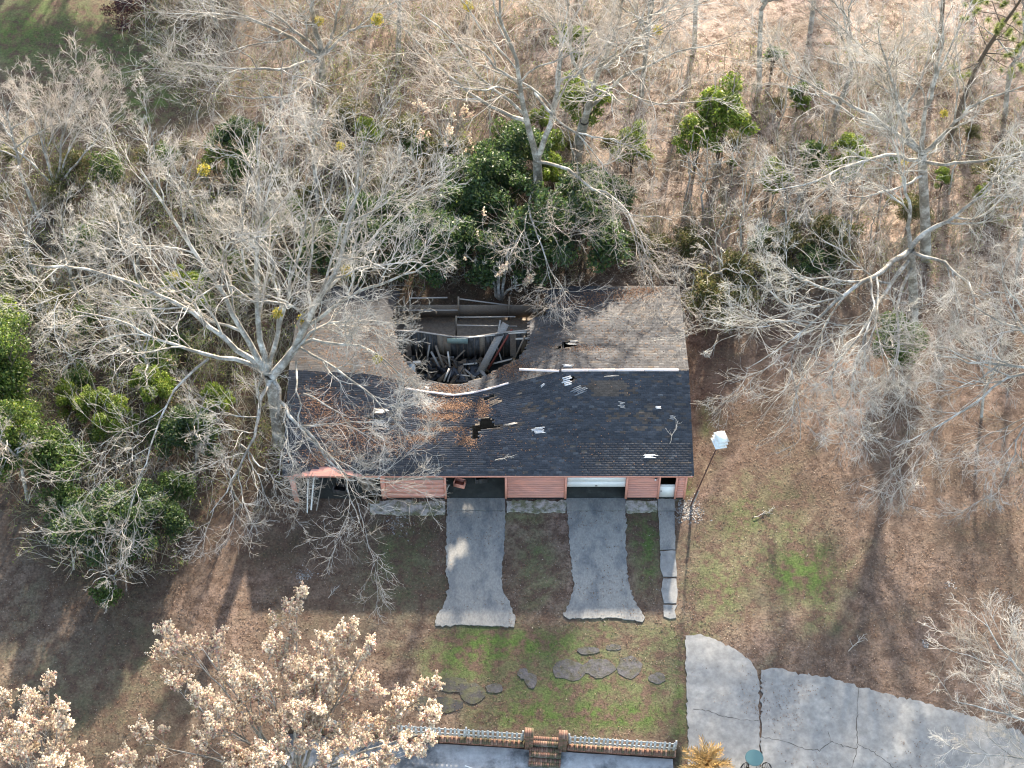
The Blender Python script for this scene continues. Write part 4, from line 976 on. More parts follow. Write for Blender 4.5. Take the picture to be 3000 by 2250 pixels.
L10 = [limb([(118, 400, .8), (100, 320, 3.2), (70, 240, 5), (40, 200, 6)], .09, .014), limb([(120, 400, .8), (130, 310, 3.4), (150, 230, 5.4), (180, 170, 6.8)], .09, .014),
       limb([(122, 400, .8), (180, 330, 3), (230, 270, 4.4), (270, 240, 5)], .08, .012), limb([(118, 400, .8), (60, 340, 2.8), (0, 290, 4), (-40, 260, 4.6)], .08, .012),
       limb([(120, 400, .8), (140, 350, 2.4), (200, 230, 5), (215, 190, 5.8)], .07, .012), limb([(120, 400, .8), (90, 300, 3.6), (105, 200, 6)], .07, .012)]
bare_tree('bare_tree', 'low tan-twigged bare tree at the left edge by the top lawn', B10, L10, trunk_of([(120, 420, 0), (119, 410, .5), (120, 398, .9)], .16, .12), LV(8, 6, 5, 4), twig='twig_tan', jit=.08)

# generic woodland trees: three moulds, then copies
def mould(seed, H, spread, lev, name='bare_tree', twig='twig', nl=9, fork=.35, r0=.2):
    global rng
    keep = rng; rng = np.random.default_rng(seed)
    base = np.zeros(3); F = np.array([rng.normal()*.3, rng.normal()*.3, H*fork])
    top = np.array([rng.normal()*.6, rng.normal()*.6, H])
    trunk = ([base, F*.5 + rng.normal(size=3)*.05, F], [r0, r0*.85, r0*.75])
    limbs = [([F, (F + top)/2 + rng.normal(size=3)*.3, top], [r0*.7, r0*.4, .03])]
    for i in range(nl):
        a = i*2.4 + rng.normal()*.3; h0 = rng.uniform(0, .55); s = F + (top - F)*h0; L = spread*rng.uniform(.6, 1.1)*(1 - .35*h0)
        e = s + np.array([math.cos(a)*L, math.sin(a)*L, L*rng.uniform(.35, 1.0)]); m = (s + e)/2 + np.array([0, 0, L*rng.uniform(-.05, .15)])
        limbs.append(([s, m, e], [r0*.45*(1 - h0*.5), r0*.25, .018]))
    t, _ = bare_tree(name, 'x', base, limbs, trunk, lev, twig=twig, jit=.08)
    rng = keep
    return t
def copy_tree(o, loc, rz, sc, label, cat='tree', group=None, leanx=0.0, leany=0.0):
    r = o.copy(); C.objects.link(r); r.location = loc; r.rotation_euler = (leanx, leany, rz); r.scale = (sc, sc, sc)
    r['label'] = label; r['category'] = cat
    if group: r['group'] = group
    for c in o.children:
        d = c.copy(); C.objects.link(d); d.parent = r
    return r
def first(o, loc, rz, sc, label, group=None, leanx=0.0, leany=0.0, cat='tree'):
    o.location = loc; o.rotation_euler = (leanx, leany, rz); o.scale = (sc,)*3; o['label'] = label; o['category'] = cat
    if group: o['group'] = group
small = dict(m1=5, m2=5, m3=4, m4=4)
mA = mould(101, 13, 4.2, LV(6, 6, 5, 4)); mB = mould(102, 15, 3.6, LV(6, 6, 5, 4), nl=8, fork=.45, twig='twig_tan'); mC = mould(103, 8, 2.6, LV(5, 5, 4, 4), nl=8, fork=.3, r0=.11); mD = mould(104, 6.5, 1.5, LV(4, 5, 4, 3), nl=7, fork=.3, r0=.07, twig='twig_tan')
GW = 'bare trees of the woods'
WOODS = [(mA, 560, 640, 3.1, .75, 'bare tree behind the largest tree, left of its main limbs'), (mB, 690, 470, .2, .8, 'bare tree behind the upper right of the largest tree'), (mA, 190, 690, 4.6, .7, 'bare tree in the middle of the left thicket'), (mB, 90, 480, 2.9, .7, 'bare tree near the left edge below the tan tree'), (mA, 330, 860, 1.2, .6, 'bare tree in the lower thicket beside the green trees'), (mB, 60, 1080, 5.5, .55, 'bare tree rising out of the green trees at the left edge'), (mA, 1385, 210, .4, .9, 'bare tree behind the roof, right of the ivy-covered stem'), (mB, 1640, 190, 1.3, .95, 'thin-stemmed bare tree at the top, right of centre'), (mA, 1800, 260, 2.0, .9, 'bare tree among green saplings left of the pale-stemmed tree'),
         (mB, 1500, 100, 2.7, .9, 'bare tree at the top edge above the bright green shrub tree'), (mA, 860, 130, 3.0, .95, 'bare tree at the top edge left of the two-stemmed tree'), (mB, 470, 60, .8, .8, 'bare tree beside the dark red shrub at the top left'),
         (mA, 2170, 250, 5.1, .9, 'bare tree at the right edge near the pine'), (mB, 1010, 40, 4.4, .9, 'bare tree at the top edge behind the leaning limb'), (mA, 1750, 70, 3.7, .9, 'bare tree at the top edge left of the pine'),
         (mB, 2200, 560, 1.9, .85, 'bare tree at the right edge above the striped shadows'), (mA, 300, 620, 2.2, .62, 'slender bare tree in the thicket left of the largest tree'), (mB, 430, 520, 4.0, .55, 'bare tree in the thicket below the mistletoe clump'),
         (mC, 760, 430, .5, 1.0, 'bare sapling tree behind the largest tree, upper right'), (mC, 90, 620, 3.3, 1.0, 'bare small tree in the thicket at the left edge'), (mC, 330, 430, 1.1, .9, 'bare small tree beside the top lawn corner'), (mC, 1440, 700, 2.0, .55, 'little bare tree behind the right rear roof corner'),
         (mC, 1560, 640, 5.0, 1.0, 'bare bushy tree right of the rear roof corner'), (mC, 930, 470, 4.1, 1.0, 'bare bushy tree left of the dark evergreens'), (mC, 2120, 900, 2.8, .9, 'bare small tree on the leaves at the right'), (mC, 250, 1290, .3, .75, 'bare bush with pale twigs in the lower left evergreen'),
         (mC, 160, 1230, 2.2, .6, 'smaller bare bush left in the lower left evergreen'), (mC, 420, 1010, 1.4, .8, 'bare bush in the thicket below the largest tree'), (mC, 520, 1090, 3.9, .6, 'bare bush at the thicket edge near the carport'), (mC, 180, 820, 5.4, .8, 'bare bush beside the tall green tree at the left edge')]
seen = set()
for (m, u, v, rz, sc, lab) in WOODS:
    loc = gp(u, v, 0)
    if m.name not in seen: first(m, loc, rz, sc, lab, GW); seen.add(m.name)
    else: copy_tree(m, loc, rz, sc, lab, 'tree', GW)
# saplings standing in the right-hand woods
SAP = [(1480, 430), (1520, 470), (1580, 400), (1610, 450), (1660, 460), (1700, 430), (1720, 480), (1760, 400), (1790, 470), (1850, 480), (1880, 520), (1450, 330), (1560, 330), (1680, 330), (1900, 440), (2120, 460), (2145, 470), (2175, 455), (2200, 470), (2050, 420), (1930, 300), (1600, 560), (1690, 540), (1830, 560), (700, 380), (610, 340), (860, 350), (980, 330), (1060, 300), (560, 460)]
for i, (u, v) in enumerate(SAP):
    lab = 'thin bare sapling in the woods right of the rear evergreens' if u > 1400 else 'thin bare sapling in the thicket behind the largest tree'
    g = 'saplings right of the evergreens' if u > 1400 else 'saplings behind the largest tree'
    if i == 0: first(mD, gp(u, v), .3, 1.0, lab, g, .1)
    else: copy_tree(mD, gp(u, v), rng.uniform(0, 6), rng.uniform(.7, 1.15), lab, 'tree', g, rng.normal()*.1, rng.normal()*.1)
# unseen woods beyond the top edge, added for their shadows
k = 0
for (x, y) in [(-34, 50), (-22, 56), (-12, 49), (-3, 58), (6, 50), (14, 62), (24, 54), (33, 47), (40, 60), (-28, 68), (-8, 72), (10, 74), (28, 72), (48, 50), (45, 35), (47, 20), (44, 5)]:
    copy_tree([mA, mB][k % 2], (x, y, 0), k*1.7, 1.15, 'unseen bare tree in the woods beyond the top edge, added for shade', 'tree', 'unseen woods beyond the frame, added for shade'); k += 1

# pine, upper right
def pine(name, base_uv, pts, label, r0, needles=9000, seedlabel=None):
    b0 = np.array(gp(*base_uv, 0)); t = empty(name, tuple(b0), label=label, cat='tree')
    TP, TR = stackl([(pts, np.linspace(r0, .05, len(pts)))], 14); sets = [(TP - b0, TR, 9)]
    Pb, Rb = spawn(TP, TR, 22, (.12, .24), (.9, 1.4), 6, .05, .12, (.25, .4), .45, .02)
    P2, R2 = spawn(Pb, Rb, 6, (.3, .5), (.5, .9), 4, .1, .15, (.5, .7), .35, .01); sets += [(Pb - b0, Rb, 5), (P2 - b0, R2, 4)]
    tube_obj('trunk', sets, M['bark_dark'], t)
    tips = P2[:, -1]; n = len(tips); kk = needles//n
    c = np.repeat(tips, kk, 0); d = unit(rng.normal(size=(len(c), 3))); L = rng.uniform(.18, .4, len(c))[:, None]
    p = unit(np.cross(d, rng.normal(size=(len(c), 3))))*.014
    V = np.stack([c - p, c + p, c + d*L], 1) - b0; F = np.arange(len(c)*3).reshape(-1, 3)
    col = np.array([.16, .20, .055])*rng.uniform(.6, 1.4, (len(c), 1))
    link('crown', npmesh('crown', V.reshape(-1, 3), [F], np.repeat(col, 3, 0)), t, M['leaf'])
pine('pine_tree', (2048, 308), [gp(2048, 308, 0), gp(2075, 235, 3.4), gp(2105, 150, 7.2), gp(2150, 75, 11), gp(2200, 10, 14), gp(2240, -60, 17.5)], 'dark-stemmed leaning pine in the top right corner', .2, 16000)
pine('pine_tree', (2032, 70), [gp(2032, 70, 0), gp(2036, 20, 2.5), gp(2045, -60, 7), gp(2050, -160, 13), gp(2055, -220, 17)], 'pine stem at the top edge left of the leaning pine', .16, 9000)

# ------------------------------------------------------------------ fallen branches
def fallen(u, v, L, ang, lab, on_roof=False):
    c = np.array(gp(u, v, 0)); 
    if on_roof:
        for _ in range(8): c = np.array(gp(u, v, float(zroof(c[0], c[1])) + .06))
    d = np.array([math.cos(ang), math.sin(ang), 0.0]); n = 8; P = np.array([c + d*L*(i/(n - 1) - .5) + rng.normal(size=3)*.03 for i in range(n)])[None]
    P2, R2 = spawn(P, np.linspace(.022, .008, n)[None], 9, (.2, .45), (.4, .9), 4, 0, .2, (.5, .8), .2, .007)
    P3, R3 = spawn(P2, R2, 3, (.3, .6), (.4, .9), 3, 0, .2, (.6, .9), .3, .006)
    for Q in (P, P2, P3):
        Q[..., 2] = (zroof(Q[..., 0], Q[..., 1]) + .05 + .04*rng.random(Q.shape[:2])) if on_roof else .02 + .05*rng.random(Q.shape[:2])
    o = tube_obj('fallen_branch', [(P - c, np.linspace(.022, .008, n)[None], 5), (P2 - c, R2, 4), (P3 - c, R3, 3)], M['twig'], None); o.location = c; tag(o, lab, 'branch')
fallen(1455, 935, 1.5, 1.2, 'pale fallen branch on the right front roof', True); fallen(1090, 990, 1.1, .3, 'thin fallen twig on the front roof above the open bay', True)
fallen(1650, 1110, 1.2, .5, 'fallen branch on the lawn right of the leaning pole'); fallen(1890, 1060, 1.6, -.4, 'fallen branch on the lawn at the far right'); fallen(560, 1130, 1.8, .2, 'fallen branch at the thicket edge left of the carport'); fallen(720, 1280, .9, 1.0, 'fallen twig on the lawn above the large crape myrtle'); fallen(1850, 1390, 1.3, .8, 'fallen branch on the leaves above the big driveway')
# ------------------------------------------------------------------ evergreens
def leaf_mass(centres, radii, n, size, cols, seed=0, hollow=.55):
    centres = np.asarray(centres, float); radii = np.asarray(radii, float)
    w = radii**2; idx = rng.choice(len(centres), n, p=w/w.sum())
    d = unit(rng.normal(size=(n, 3))); rr = radii[idx]*(hollow + (1 - hollow)*rng.random(n)**.7)
    # clumpiness: leaf sprays
    P = centres[idx] + d*rr[:, None]*np.array([1, 1, .85])
    s = rng.uniform(.6, 1.3, n)*size
    c = cols[rng.integers(0, len(cols), n)]*rng.uniform(.7, 1.35, (n, 1))
    return leaf_quads(P, s, c, 1.2, .5)
def sub_blobs(c, r, n, rs, squash=.8):
    d = unit(rng.normal(size=(n, 3))); d[:, 2] = np.abs(d[:, 2])*1.0 - .15
    q = np.asarray(c) + d*np.asarray(r)*rng.uniform(.35, 1.0, (n, 1)); 
    return q, rng.uniform(rs[0], rs[1], n)
DARK = np.array([[.030, .058, .020], [.040, .072, .026], [.022, .045, .020], [.055, .085, .03], [.030, .060, .034]])
MID = np.array([[.065, .12, .03], [.09, .15, .035], [.05, .095, .025], [.13, .17, .05]])
BRIGHT = np.array([[.13, .20, .03], [.17, .24, .035], [.09, .15, .02], [.23, .26, .06]])
OLIV = np.array([[.09, .095, .03], [.12, .12, .045], [.06, .075, .02], [.15, .12, .06]])
def shrub_mould(seed, H, W, n, cols, size=.13, nb=26, stems=6, rs=(.35, .7)):
    global rng
    keep = rng; rng = np.random.default_rng(seed)
    t = empty('evergreen_shrub', (0, 0, 0), label='x', cat='shrub')
    P0 = []
    for i in range(stems):
        a = rng.uniform(0, 6.28); rr = W*rng.uniform(.2, .7); P0.append(([(0, 0, -.05), (math.cos(a)*rr*.4, math.sin(a)*rr*.4, H*.45), (math.cos(a)*rr, math.sin(a)*rr, H*rng.uniform(.6, .9))], [.05, .035, .012]))
    SP, SR = stackl(P0, 7); S2, S2R = spawn(SP, SR, 5, (.25, .45), (.4, .9), 4, .1, .15, (.5, .7), .3, .006)
    tube_obj('trunk', [(SP, SR, 6), (S2, S2R, 4)], M['bark_dark'], t)
    cs, rr = sub_blobs((0, 0, H*.5), (W*.8, W*.8, H*.45), nb, rs)
    V, F, c = leaf_mass(cs, rr, n, size, cols, hollow=.3)
    link('crown', npmesh('crown', V, [F], c), t, M['leaf']); rng = keep; return t
sL = shrub_mould(206, 7.5, 3.6, 24000, np.vstack([MID, MID, BRIGHT]), .17, 52, 7, (.5, .9)); sD = shrub_mould(201, 4.6, 2.7, 11000, np.vstack([DARK*1.3, DARK*1.3, MID]), .17, 38); sM = shrub_mould(202, 3.0, 1.6, 4200, MID, .15, 18); sB = shrub_mould(203, 5.0, 1.9, 5200, BRIGHT, .17, 22, 5, (.3, .6)); sO = shrub_mould(204, 2.2, 1.6, 3800, OLIV, .12, 24, 8, (.25, .5)); sS = shrub_mould(205, 2.4, .8, 1100, MID, .15, 9, 3, (.2, .38))
SHR = [(sD, 800, 575, 1.0, 'dark shrub behind the left rear roof'), (sD, 715, 610, .9, 'dark shrub at the left rear roof corner'), (sD, 945, 590, 1.0, 'dark shrub between left rear roof and the hole'), (sD, 880, 530, .8, 'dark shrub further behind the left rear roof'), (sD, 1050, 500, 1.1, 'dark evergreen behind the hole, left of the ivy-dark stem'), (sD, 1225, 580, 1.35, 'largest dark evergreen, behind the torn rear roof edge'), (sD, 1110, 420, 1.0, 'dark evergreen above the hole, around the two-stemmed tree'), (sD, 1270, 490, .95, 'dark evergreen right of the two-stemmed tree'), (sD, 1040, 600, .9, 'dark shrub against the rear of the hole'), (sD, 1150, 600, .9, 'dark shrub between the hole and the largest evergreen'),
       (sM, 1010, 430, 1.0, 'mid-green shrub at the left edge of the dark evergreens'), (sM, 1110, 340, .9, 'sunlit green shrub above the dark evergreens'), (sB, 1190, 430, .75, 'bright-leaved shrub right of the dark stem'), (sB, 1550, 350, 1.25, 'tallest bright green shrub tree in the right-hand woods'), (sB, 1500, 370, .95, 'bright green shrub left of the tallest bright one'), (sB, 1262, 300, 1.0, 'bright ivy mass on the leaning stem'), (sB, 1240, 150, .75, 'small bright green clump near the top behind the stems'),
       (sB, 1362, 380, .8, 'bright yellow-green clump right of the drooping limbs'), (sS, 1740, 400, 1.6, 'small green sapling clump left of the pale-stemmed tree'), (sB, 1830, 390, .75, 'green shrub just left of the pale stem'), (sS, 1660, 400, 1.0, 'small green sapling clump, right of the bright shrub tree'), (sS, 1720, 240, 1.0, 'small green clump high in the right woods'), (sS, 1665, 160, 1.0, 'small green clump near the top right of centre'),
       (sM, 1945, 790, 1.05, 'round dark green cedar under the drooping limbs'), (sD, 1930, 770, .6, 'dark heart of the round cedar clump on the right'), (sO, 1540, 690, 1.35, 'olive shrub against the right rear roof corner'), (sO, 1590, 640, 1.2, 'olive shrub behind the right rear corner shrub'), (sO, 1790, 560, 1.2, 'olive scrub below the saplings in the right woods'), (sO, 1700, 570, 1.1, 'olive scrub left of the saplings scrub'), (sD, 1660, 560, .5, 'dark green bush among the olive scrub'), (sD, 1750, 600, .5, 'dark green bush behind the drooping limbs'),
       (sL, 10, 900, 1.0, 'tall bright green tree at the left edge'), (sL, 30, 1040, .8, 'green tree below the tall one at the left edge'), (sM, 130, 1050, 1.2, 'green shrub at the left edge above the lawn'), (sB, 0, 780, 1.0, 'yellow-green clump at the left edge'), (sD, 240, 1200, .95, 'dark evergreen at the lower left, under bare twigs'), (sD, 330, 1170, .8, 'right-hand part of the lower left evergreen clump'), (sM, 160, 1120, .9, 'green shrub on the upper left of the lower left clump'), (sS, 245, 1318, 1.1, 'narrow bright green cedar tip in front of the lower left clump'),
       (sM, 380, 1090, .8, 'green shrub in the thicket above the lower left clump'), (sD, 420, 980, .7, 'dark shrub in the thicket left of the carport'), (sM, 540, 400, .9, 'green shrub behind the mistletoe limb'), (sD, 520, 350, .7, 'dark shrub behind the mistletoe limb'), (sM, 640, 500, .7, 'green shrub behind the middle of the largest tree'), (sM, 250, 400, .8, 'leafy shrub below the low tan tree'), (sO, 160, 400, 1.0, 'olive shrub under the low tan tree'), (sM, 840, 520, .7, 'green shrub left of the rear evergreens'), (sD, 900, 590, .7, 'dark shrub at the left rear of the garage'),
       (sM, 200, 560, .8, 'leafy shrub in the left thicket, upper'), (sO, 260, 520, 1.0, 'olive shrub in the left thicket, upper'), (sO, 120, 700, 1.1, 'olive shrub in the left thicket near the edge'), (sM, 330, 700, .7, 'leafy shrub in the left thicket, middle'), (sM, 430, 640, .6, 'small leafy shrub in front of the thicket sapling'), (sO, 760, 300, 1.1, 'olive shrub at the sunny clearing edge'), (sO, 880, 320, 1.1, 'tan-green shrub between clearing and evergreens'), (sO, 960, 380, 1.1, 'olive shrub below the leaning limb'), (sO, 700, 560, 1.0, 'olive shrub behind the right limbs of the largest tree'), (sM, 370, 960, .7, 'shrub with bright tips near the thicket centre'), (sO, 2140, 400, .9, 'olive shrub below the leaning pine'), (sO, 1960, 480, .9, 'olive scrub at the foot of the pale stem'), (sO, 1480, 560, 1.0, 'olive scrub above the right rear roof'), (sO, 1400, 560, .9, 'tan-green scrub behind the right rear roof')]
for (x, y, sc) in [(-24, 48, 1.5), (-30, 52, 1.6), (-19, 52, 1.5), (-36, 50, 1.5)]: copy_tree(sL, (x, y, 0), x, sc, 'unseen evergreen tree beyond the top left lawn, added to shade it', 'tree', 'unseen shade evergreens beyond the top left lawn')  # unseen evergreens added to cast shade on the top left lawn
seen = set()
for i, (m, u, v, sc, lab) in enumerate(SHR):
    loc = gp(u, v, 0); rz = rng.uniform(0, 6.28)
    sc *= 1.22
    if m.name not in seen: first(m, loc, rz, sc, lab, 'shrubs around the garage', cat='shrub'); seen.add(m.name)
    else: copy_tree(m, loc, rz, sc, lab, 'shrub', 'shrubs around the garage')
def fill(poly, n, moulds, lab, grp, lo, hi):
    c = 0; xs_ = [p[0] for p in poly]; ys_ = [p[1] for p in poly]
    while c < n:
        u, v = rng.uniform(min(xs_), max(xs_)), rng.uniform(min(ys_), max(ys_))
        w = gp(u, v)
        if not inpoly(np.array([u]), np.array([v]), poly)[0] or (RX0 - 1.5 < w[0] < RX1 + 1.5 and -2 < w[1] < 15): continue
        copy_tree(moulds[c % len(moulds)], w, rng.uniform(0, 6.28), rng.uniform(lo, hi), lab, 'shrub', grp); c += 1
fill([(0, 330), (240, 360), (480, 340), (720, 300), (960, 330), (1000, 480), (860, 560), (700, 560), (600, 700), (560, 900), (400, 1000), (150, 960), (60, 700), (0, 640)], 44, [sM, sO, sB, sO, sM], 'leafy green undergrowth shrub half hidden in the left thicket', 'undergrowth shrubs in the left thicket', .55, 1.0)
fill([(980, 300), (1420, 260), (1420, 560), (1300, 580), (980, 480)], 12, [sM, sB, sO], 'leafy undergrowth shrub around the dark evergreens behind the hole', 'undergrowth shrubs behind the hole', .5, .9)
fill([(1440, 240), (1900, 160), (2212, 300), (2212, 480), (1900, 560), (1480, 560)], 16, [sS, sO, sB], 'small green shrub on the sunny woods floor at the right', 'shrubs in the right woods', .4, .8)
# dark red shrub, top left
rs_ = empty('red_shrub', gp(285, 22), label='dark maroon shrub at the top left beside the lawn', cat='shrub')
cs, rr = sub_blobs((0, 0, 1.1), (1.7, 3.2, .9), 24, (.4, .8)); V, F, c = leaf_mass(cs, rr, 6000, .14, np.array([[.07, .02, .025], [.05, .015, .02], [.09, .03, .03]]), hollow=.2)
link('crown', npmesh('crown', V, [F], c), rs_, M['leaf'])
# mistletoe
ms_me = []
for s in range(2):
    n = 300; d = unit(rng.normal(size=(n, 3)))*(rng.random((n, 1))**.6)*.29
    V, F, c = leaf_quads(d, rng.uniform(.07, .13, n), np.array([[.40, .31, .04], [.27, .26, .05], [.46, .37, .07], [.20, .21, .05]])[rng.integers(0, 4, n)], 1.2, .5)
    me = npmesh('mistletoe', V, [F], c); me.materials.append(M['mistle']); ms_me.append(me)
for (u, v, z, sc, lab) in [(440, 366, 15, 1.3, 'bright yellow mistletoe clump high on the left limb of the largest tree'), (750, 585, 11.5, 1.3, 'yellow-green mistletoe clump on the right limb of the largest tree'), (600, 676, 9.5, 1.1, 'left of the two yellow mistletoe clumps above the fork'), (655, 688, 9, 1.2, 'right of the two yellow mistletoe clumps above the fork'), (815, 775, 8.8, 1.0, 'mistletoe clump on the limb over the left roof'), (735, 316, 17, .9, 'mistletoe clump at the top right of the largest tree'), (375, 596, 11.5, .8, 'small mistletoe clump on the left limb'), (815, 42, 17.3, 1.3, 'mistletoe clump at the end of the leaning limb'),
                         (1012, 14, 17, 1.1, 'mistletoe clump at the top edge'), (1422, 65, 13, 1.1, 'mistletoe clump at the top edge right of the stems'), (2040, 245, 13, .9, 'mistletoe clump in the right crown'), (690, 45, 6, 1.2, 'mistletoe clump on the low-forking tree'), (1955, 350, 9, .8, 'mistletoe clump beside the pale stem'), (970, 1405/1.0, 2.0, .01, '')]:
    if not lab: continue
    o = bpy.data.objects.new('mistletoe', ms_me[rng.integers(0, 2)]); C.objects.link(o); o.location = gp(u, v, z); o.scale = (sc,)*3; o.rotation_euler = (0, 0, rng.uniform(0, 6)); tag(o, lab, 'mistletoe', 'mistletoe clumps')

# ------------------------------------------------------------------ seed-headed trees (lower left) and sprays behind the garage
sh_me = []
for s in range(4):
    b = MB(); n = 28
    for i in range(n):
        h = rng.random()**1.2; r = .165*(1 - h)**.7 + .015; a = rng.uniform(0, 6.28)
        c = np.array([math.cos(a)*r*rng.uniform(.3, 1), math.sin(a)*r*rng.uniform(.3, 1), h*.56]); q = .07*(1.25 - .5*h); m = rng.normal(size=(4, 3)); m = unit(m)*q
        pk = rng.random(); col = np.array([.86, .73, .56])*rng.uniform(.7, 1.15) if pk > .12 else np.array([.58, .36, .31])
        b.add(c + m, [[0, 1, 2], [0, 2, 3], [0, 3, 1], [1, 3, 2]][:2] + [[0, 3, 1]], col)
    me = b.mesh('seed_head'); me.materials.append(M['seed']); sh_me.append(me)
def seed_tree(label, base, Rr, H, nl, seed, nhead, xs=1.0):
    global rng
    keep = rng; rng = np.random.default_rng(seed)
    limbs = []; base = np.array(base)
    for i in range(nl):
        a = i*2.399 + rng.normal()*.2; q = math.sqrt((i + .6)/nl); rr = Rr*q; z = H*(1 - .42*q*q)*rng.uniform(.93, 1.0)
        e = base + [math.cos(a)*rr*xs, math.sin(a)*rr, z]; m = base + [math.cos(a)*rr*xs*.42, math.sin(a)*rr*.42, z*.55]; s = base + [math.cos(a)*.25, math.sin(a)*.25, 0]
        limbs.append(([s, base + [math.cos(a)*rr*.16*xs, math.sin(a)*rr*.16, z*.25], m, e], [.10, .085, .055, .018]))
    lev = [dict(m=6, lf=(.22, .38), ang=(.35, .8), k=7, up=.10, wander=.13, rs=(.45, .6), tmin=.35, rmin=.014),
           dict(m=5, lf=(.3, .55), ang=(.35, .85), k=5, up=.16, wander=.15, rs=(.5, .7), tmin=.25, rmin=.010),
           dict(m=4, lf=(.4, .7), ang=(.35, .8), k=4, up=.22, wander=.15, rs=(.55, .75), tmin=.35, rmin=.008)]
    t, P = bare_tree('crape_myrtle', label, base, limbs, ([base, base + [0, 0, .15], base + [0, 0, .4]], [.3, .26, .2]), lev, twig='twig', jit=.06)
    tips = P[:, -1] - base; dirs = unit(P[:, -1] - P[:, -2])
    outr = np.linalg.norm(tips*np.array([1/(Rr*xs), 1/Rr, .9/H]), axis=1) + rng.normal(size=len(tips))*.10
    order = np.argsort(-outr)[:int(nhead*1.15)]; order = rng.permutation(order)[:nhead]
    mb = MB()
    for j, i in enumerate(order):
        d = Vector(dirs[i]) + Vector((0, 0, .9)); q = d.to_track_quat('Z', 'Y'); sc = rng.uniform(.7, 1.3)
        if j < 300:
            o = bpy.data.objects.new('seed_head', sh_me[int(rng.integers(0, 4))]); C.objects.link(o); o.parent = t; o.location = tips[i] - np.array(d.normalized())*.06; o.rotation_mode = 'QUATERNION'; o.rotation_quaternion = q; o.scale = (sc,)*3
        else:
            me = sh_me[j % 4]; v = np.empty(len(me.vertices)*3); me.vertices.foreach_get('co', v); v = v.reshape(-1, 3)*sc; f = np.array([list(p.vertices) for p in me.polygons]); cc_ = np.empty(len(me.vertices)*4); me.color_attributes['Col'].data.foreach_get('color', cc_)
            mb.add(v @ np.array(q.to_matrix()).T + tips[i], f, cc_.reshape(-1, 4)[:, :3])
    if mb.n: mb.build('seed_heads', M['seed'], t)['kind'] = 'stuff'
    rng = keep; return t
seed_tree('large crape myrtle covered in cream seed heads at the lower left', gp(640, 1700), 7.6, 8.8, 24, 301, 2500)
seed_tree('smaller crape myrtle with cream seed heads in the lower left corner', gp(120, 1810), 6.2, 8.2, 16, 302, 1400)
seed_tree('spindly crape myrtle with seed heads rising behind the hole', gp(1080, 640), 2.2, 5.6, 6, 303, 34)
seed_tree('spindly crape myrtle with pinkish seed heads near the clearing', gp(965, 360), 1.8, 5.0, 6, 304, 40)

# ------------------------------------------------------------------ thicket brush, leaf litter, grass
TH = [[(0, 300), (240, 330), (480, 320), (700, 260), (830, 260), (1000, 290), (1010, 600), (870, 640), (760, 650), (650, 760), (625, 1000), (560, 1090), (400, 1130), (380, 1240), (140, 1250), (60, 1080), (0, 1010)],
      [(1330, 560), (1480, 420), (1700, 460), (1900, 450), (2212, 420), (2212, 560), (2030, 640), (1900, 620), (1700, 660), (1560, 700), (1490, 720), (1470, 600), (1340, 600)],
      [(960, 280), (1420, 300), (1420, 600), (1240, 600), (960, 620)],
      [(1400, 120), (2212, 60), (2212, 420), (1480, 420)], [(780, 0), (1400, 0), (1400, 280), (800, 240)], [(300, 0), (780, 0), (780, 250), (420, 240), (330, 120)]]
pts = []
for poly, n in zip(TH, (850, 270, 190, 400, 270, 150)):
    xs_ = [p[0] for p in poly]; ys_ = [p[1] for p in poly]; c = 0
    while c < n:
        u, v = rng.uniform(min(xs_), max(xs_)), rng.uniform(min(ys_), max(ys_))
        if inpoly(np.array([u]), np.array([v]), poly)[0]: pts.append(gp(u, v)); c += 1
pts = np.array(pts); keepm = ~((pts[:, 0] > RX0 - .3) & (pts[:, 0] < RX1 + .3) & (pts[:, 1] > -1) & (pts[:, 1] < 13.6)); pts = pts[keepm]
ns = 3; Bp = np.repeat(pts, ns, 0); n = len(Bp); hgt = np.repeat(rng.uniform(.9, 3.0, len(pts))*np.where(pts[:, 0] < -3, 1.3, 1.0), ns)*rng.uniform(.6, 1.1, n)
d = rng.normal(size=(n, 3))*.45; d[:, 2] = 1; d = unit(d); P = np.empty((n, 6, 3)); P[:, 0] = Bp + rng.normal(size=(n, 3))*[.25, .25, 0]
P[:, 0, 2] = -.05
for j in range(1, 6):
    d = d + rng.normal(size=d.shape)*.13; d[:, 2] -= .05; d = unit(d); P[:, j] = P[:, j - 1] + d*(hgt/5)[:, None]
Q = np.linspace(.016, .007, 6)[None, :]*np.ones((n, 1))*rng.uniform(.7, 1.5, (n, 1))
P2, Q2 = spawn(P, Q, 6, (.28, .55), (.4, 1.0), 3, .05, .2, (.55, .8), .2, .0065); P3, Q3 = spawn(P2, Q2, 1, (.45, .8), (.4, .9), 2, .05, .2, (.6, .9), .3, .006)
b = MB()
pal = np.array([[.34, .31, .255], [.24, .20, .155], [.44, .41, .36], [.17, .14, .10], [.27, .26, .16]])
ci = rng.integers(0, 5, n)
for PP, QQ, s, rep in ((P, Q, 4, 1), (P2, Q2, 3, 6), (P3, Q3, 3, 6)):
    V, F = tubes(PP, QQ, s); cidx = np.repeat(ci, rep); b.add(V, F, np.repeat(pal[cidx], PP.shape[1]*s, 0))
tag(b.build('brush_thicket', M['brush']), 'tangled bare brown brush filling the woods floor', 'brush', kind='stuff')
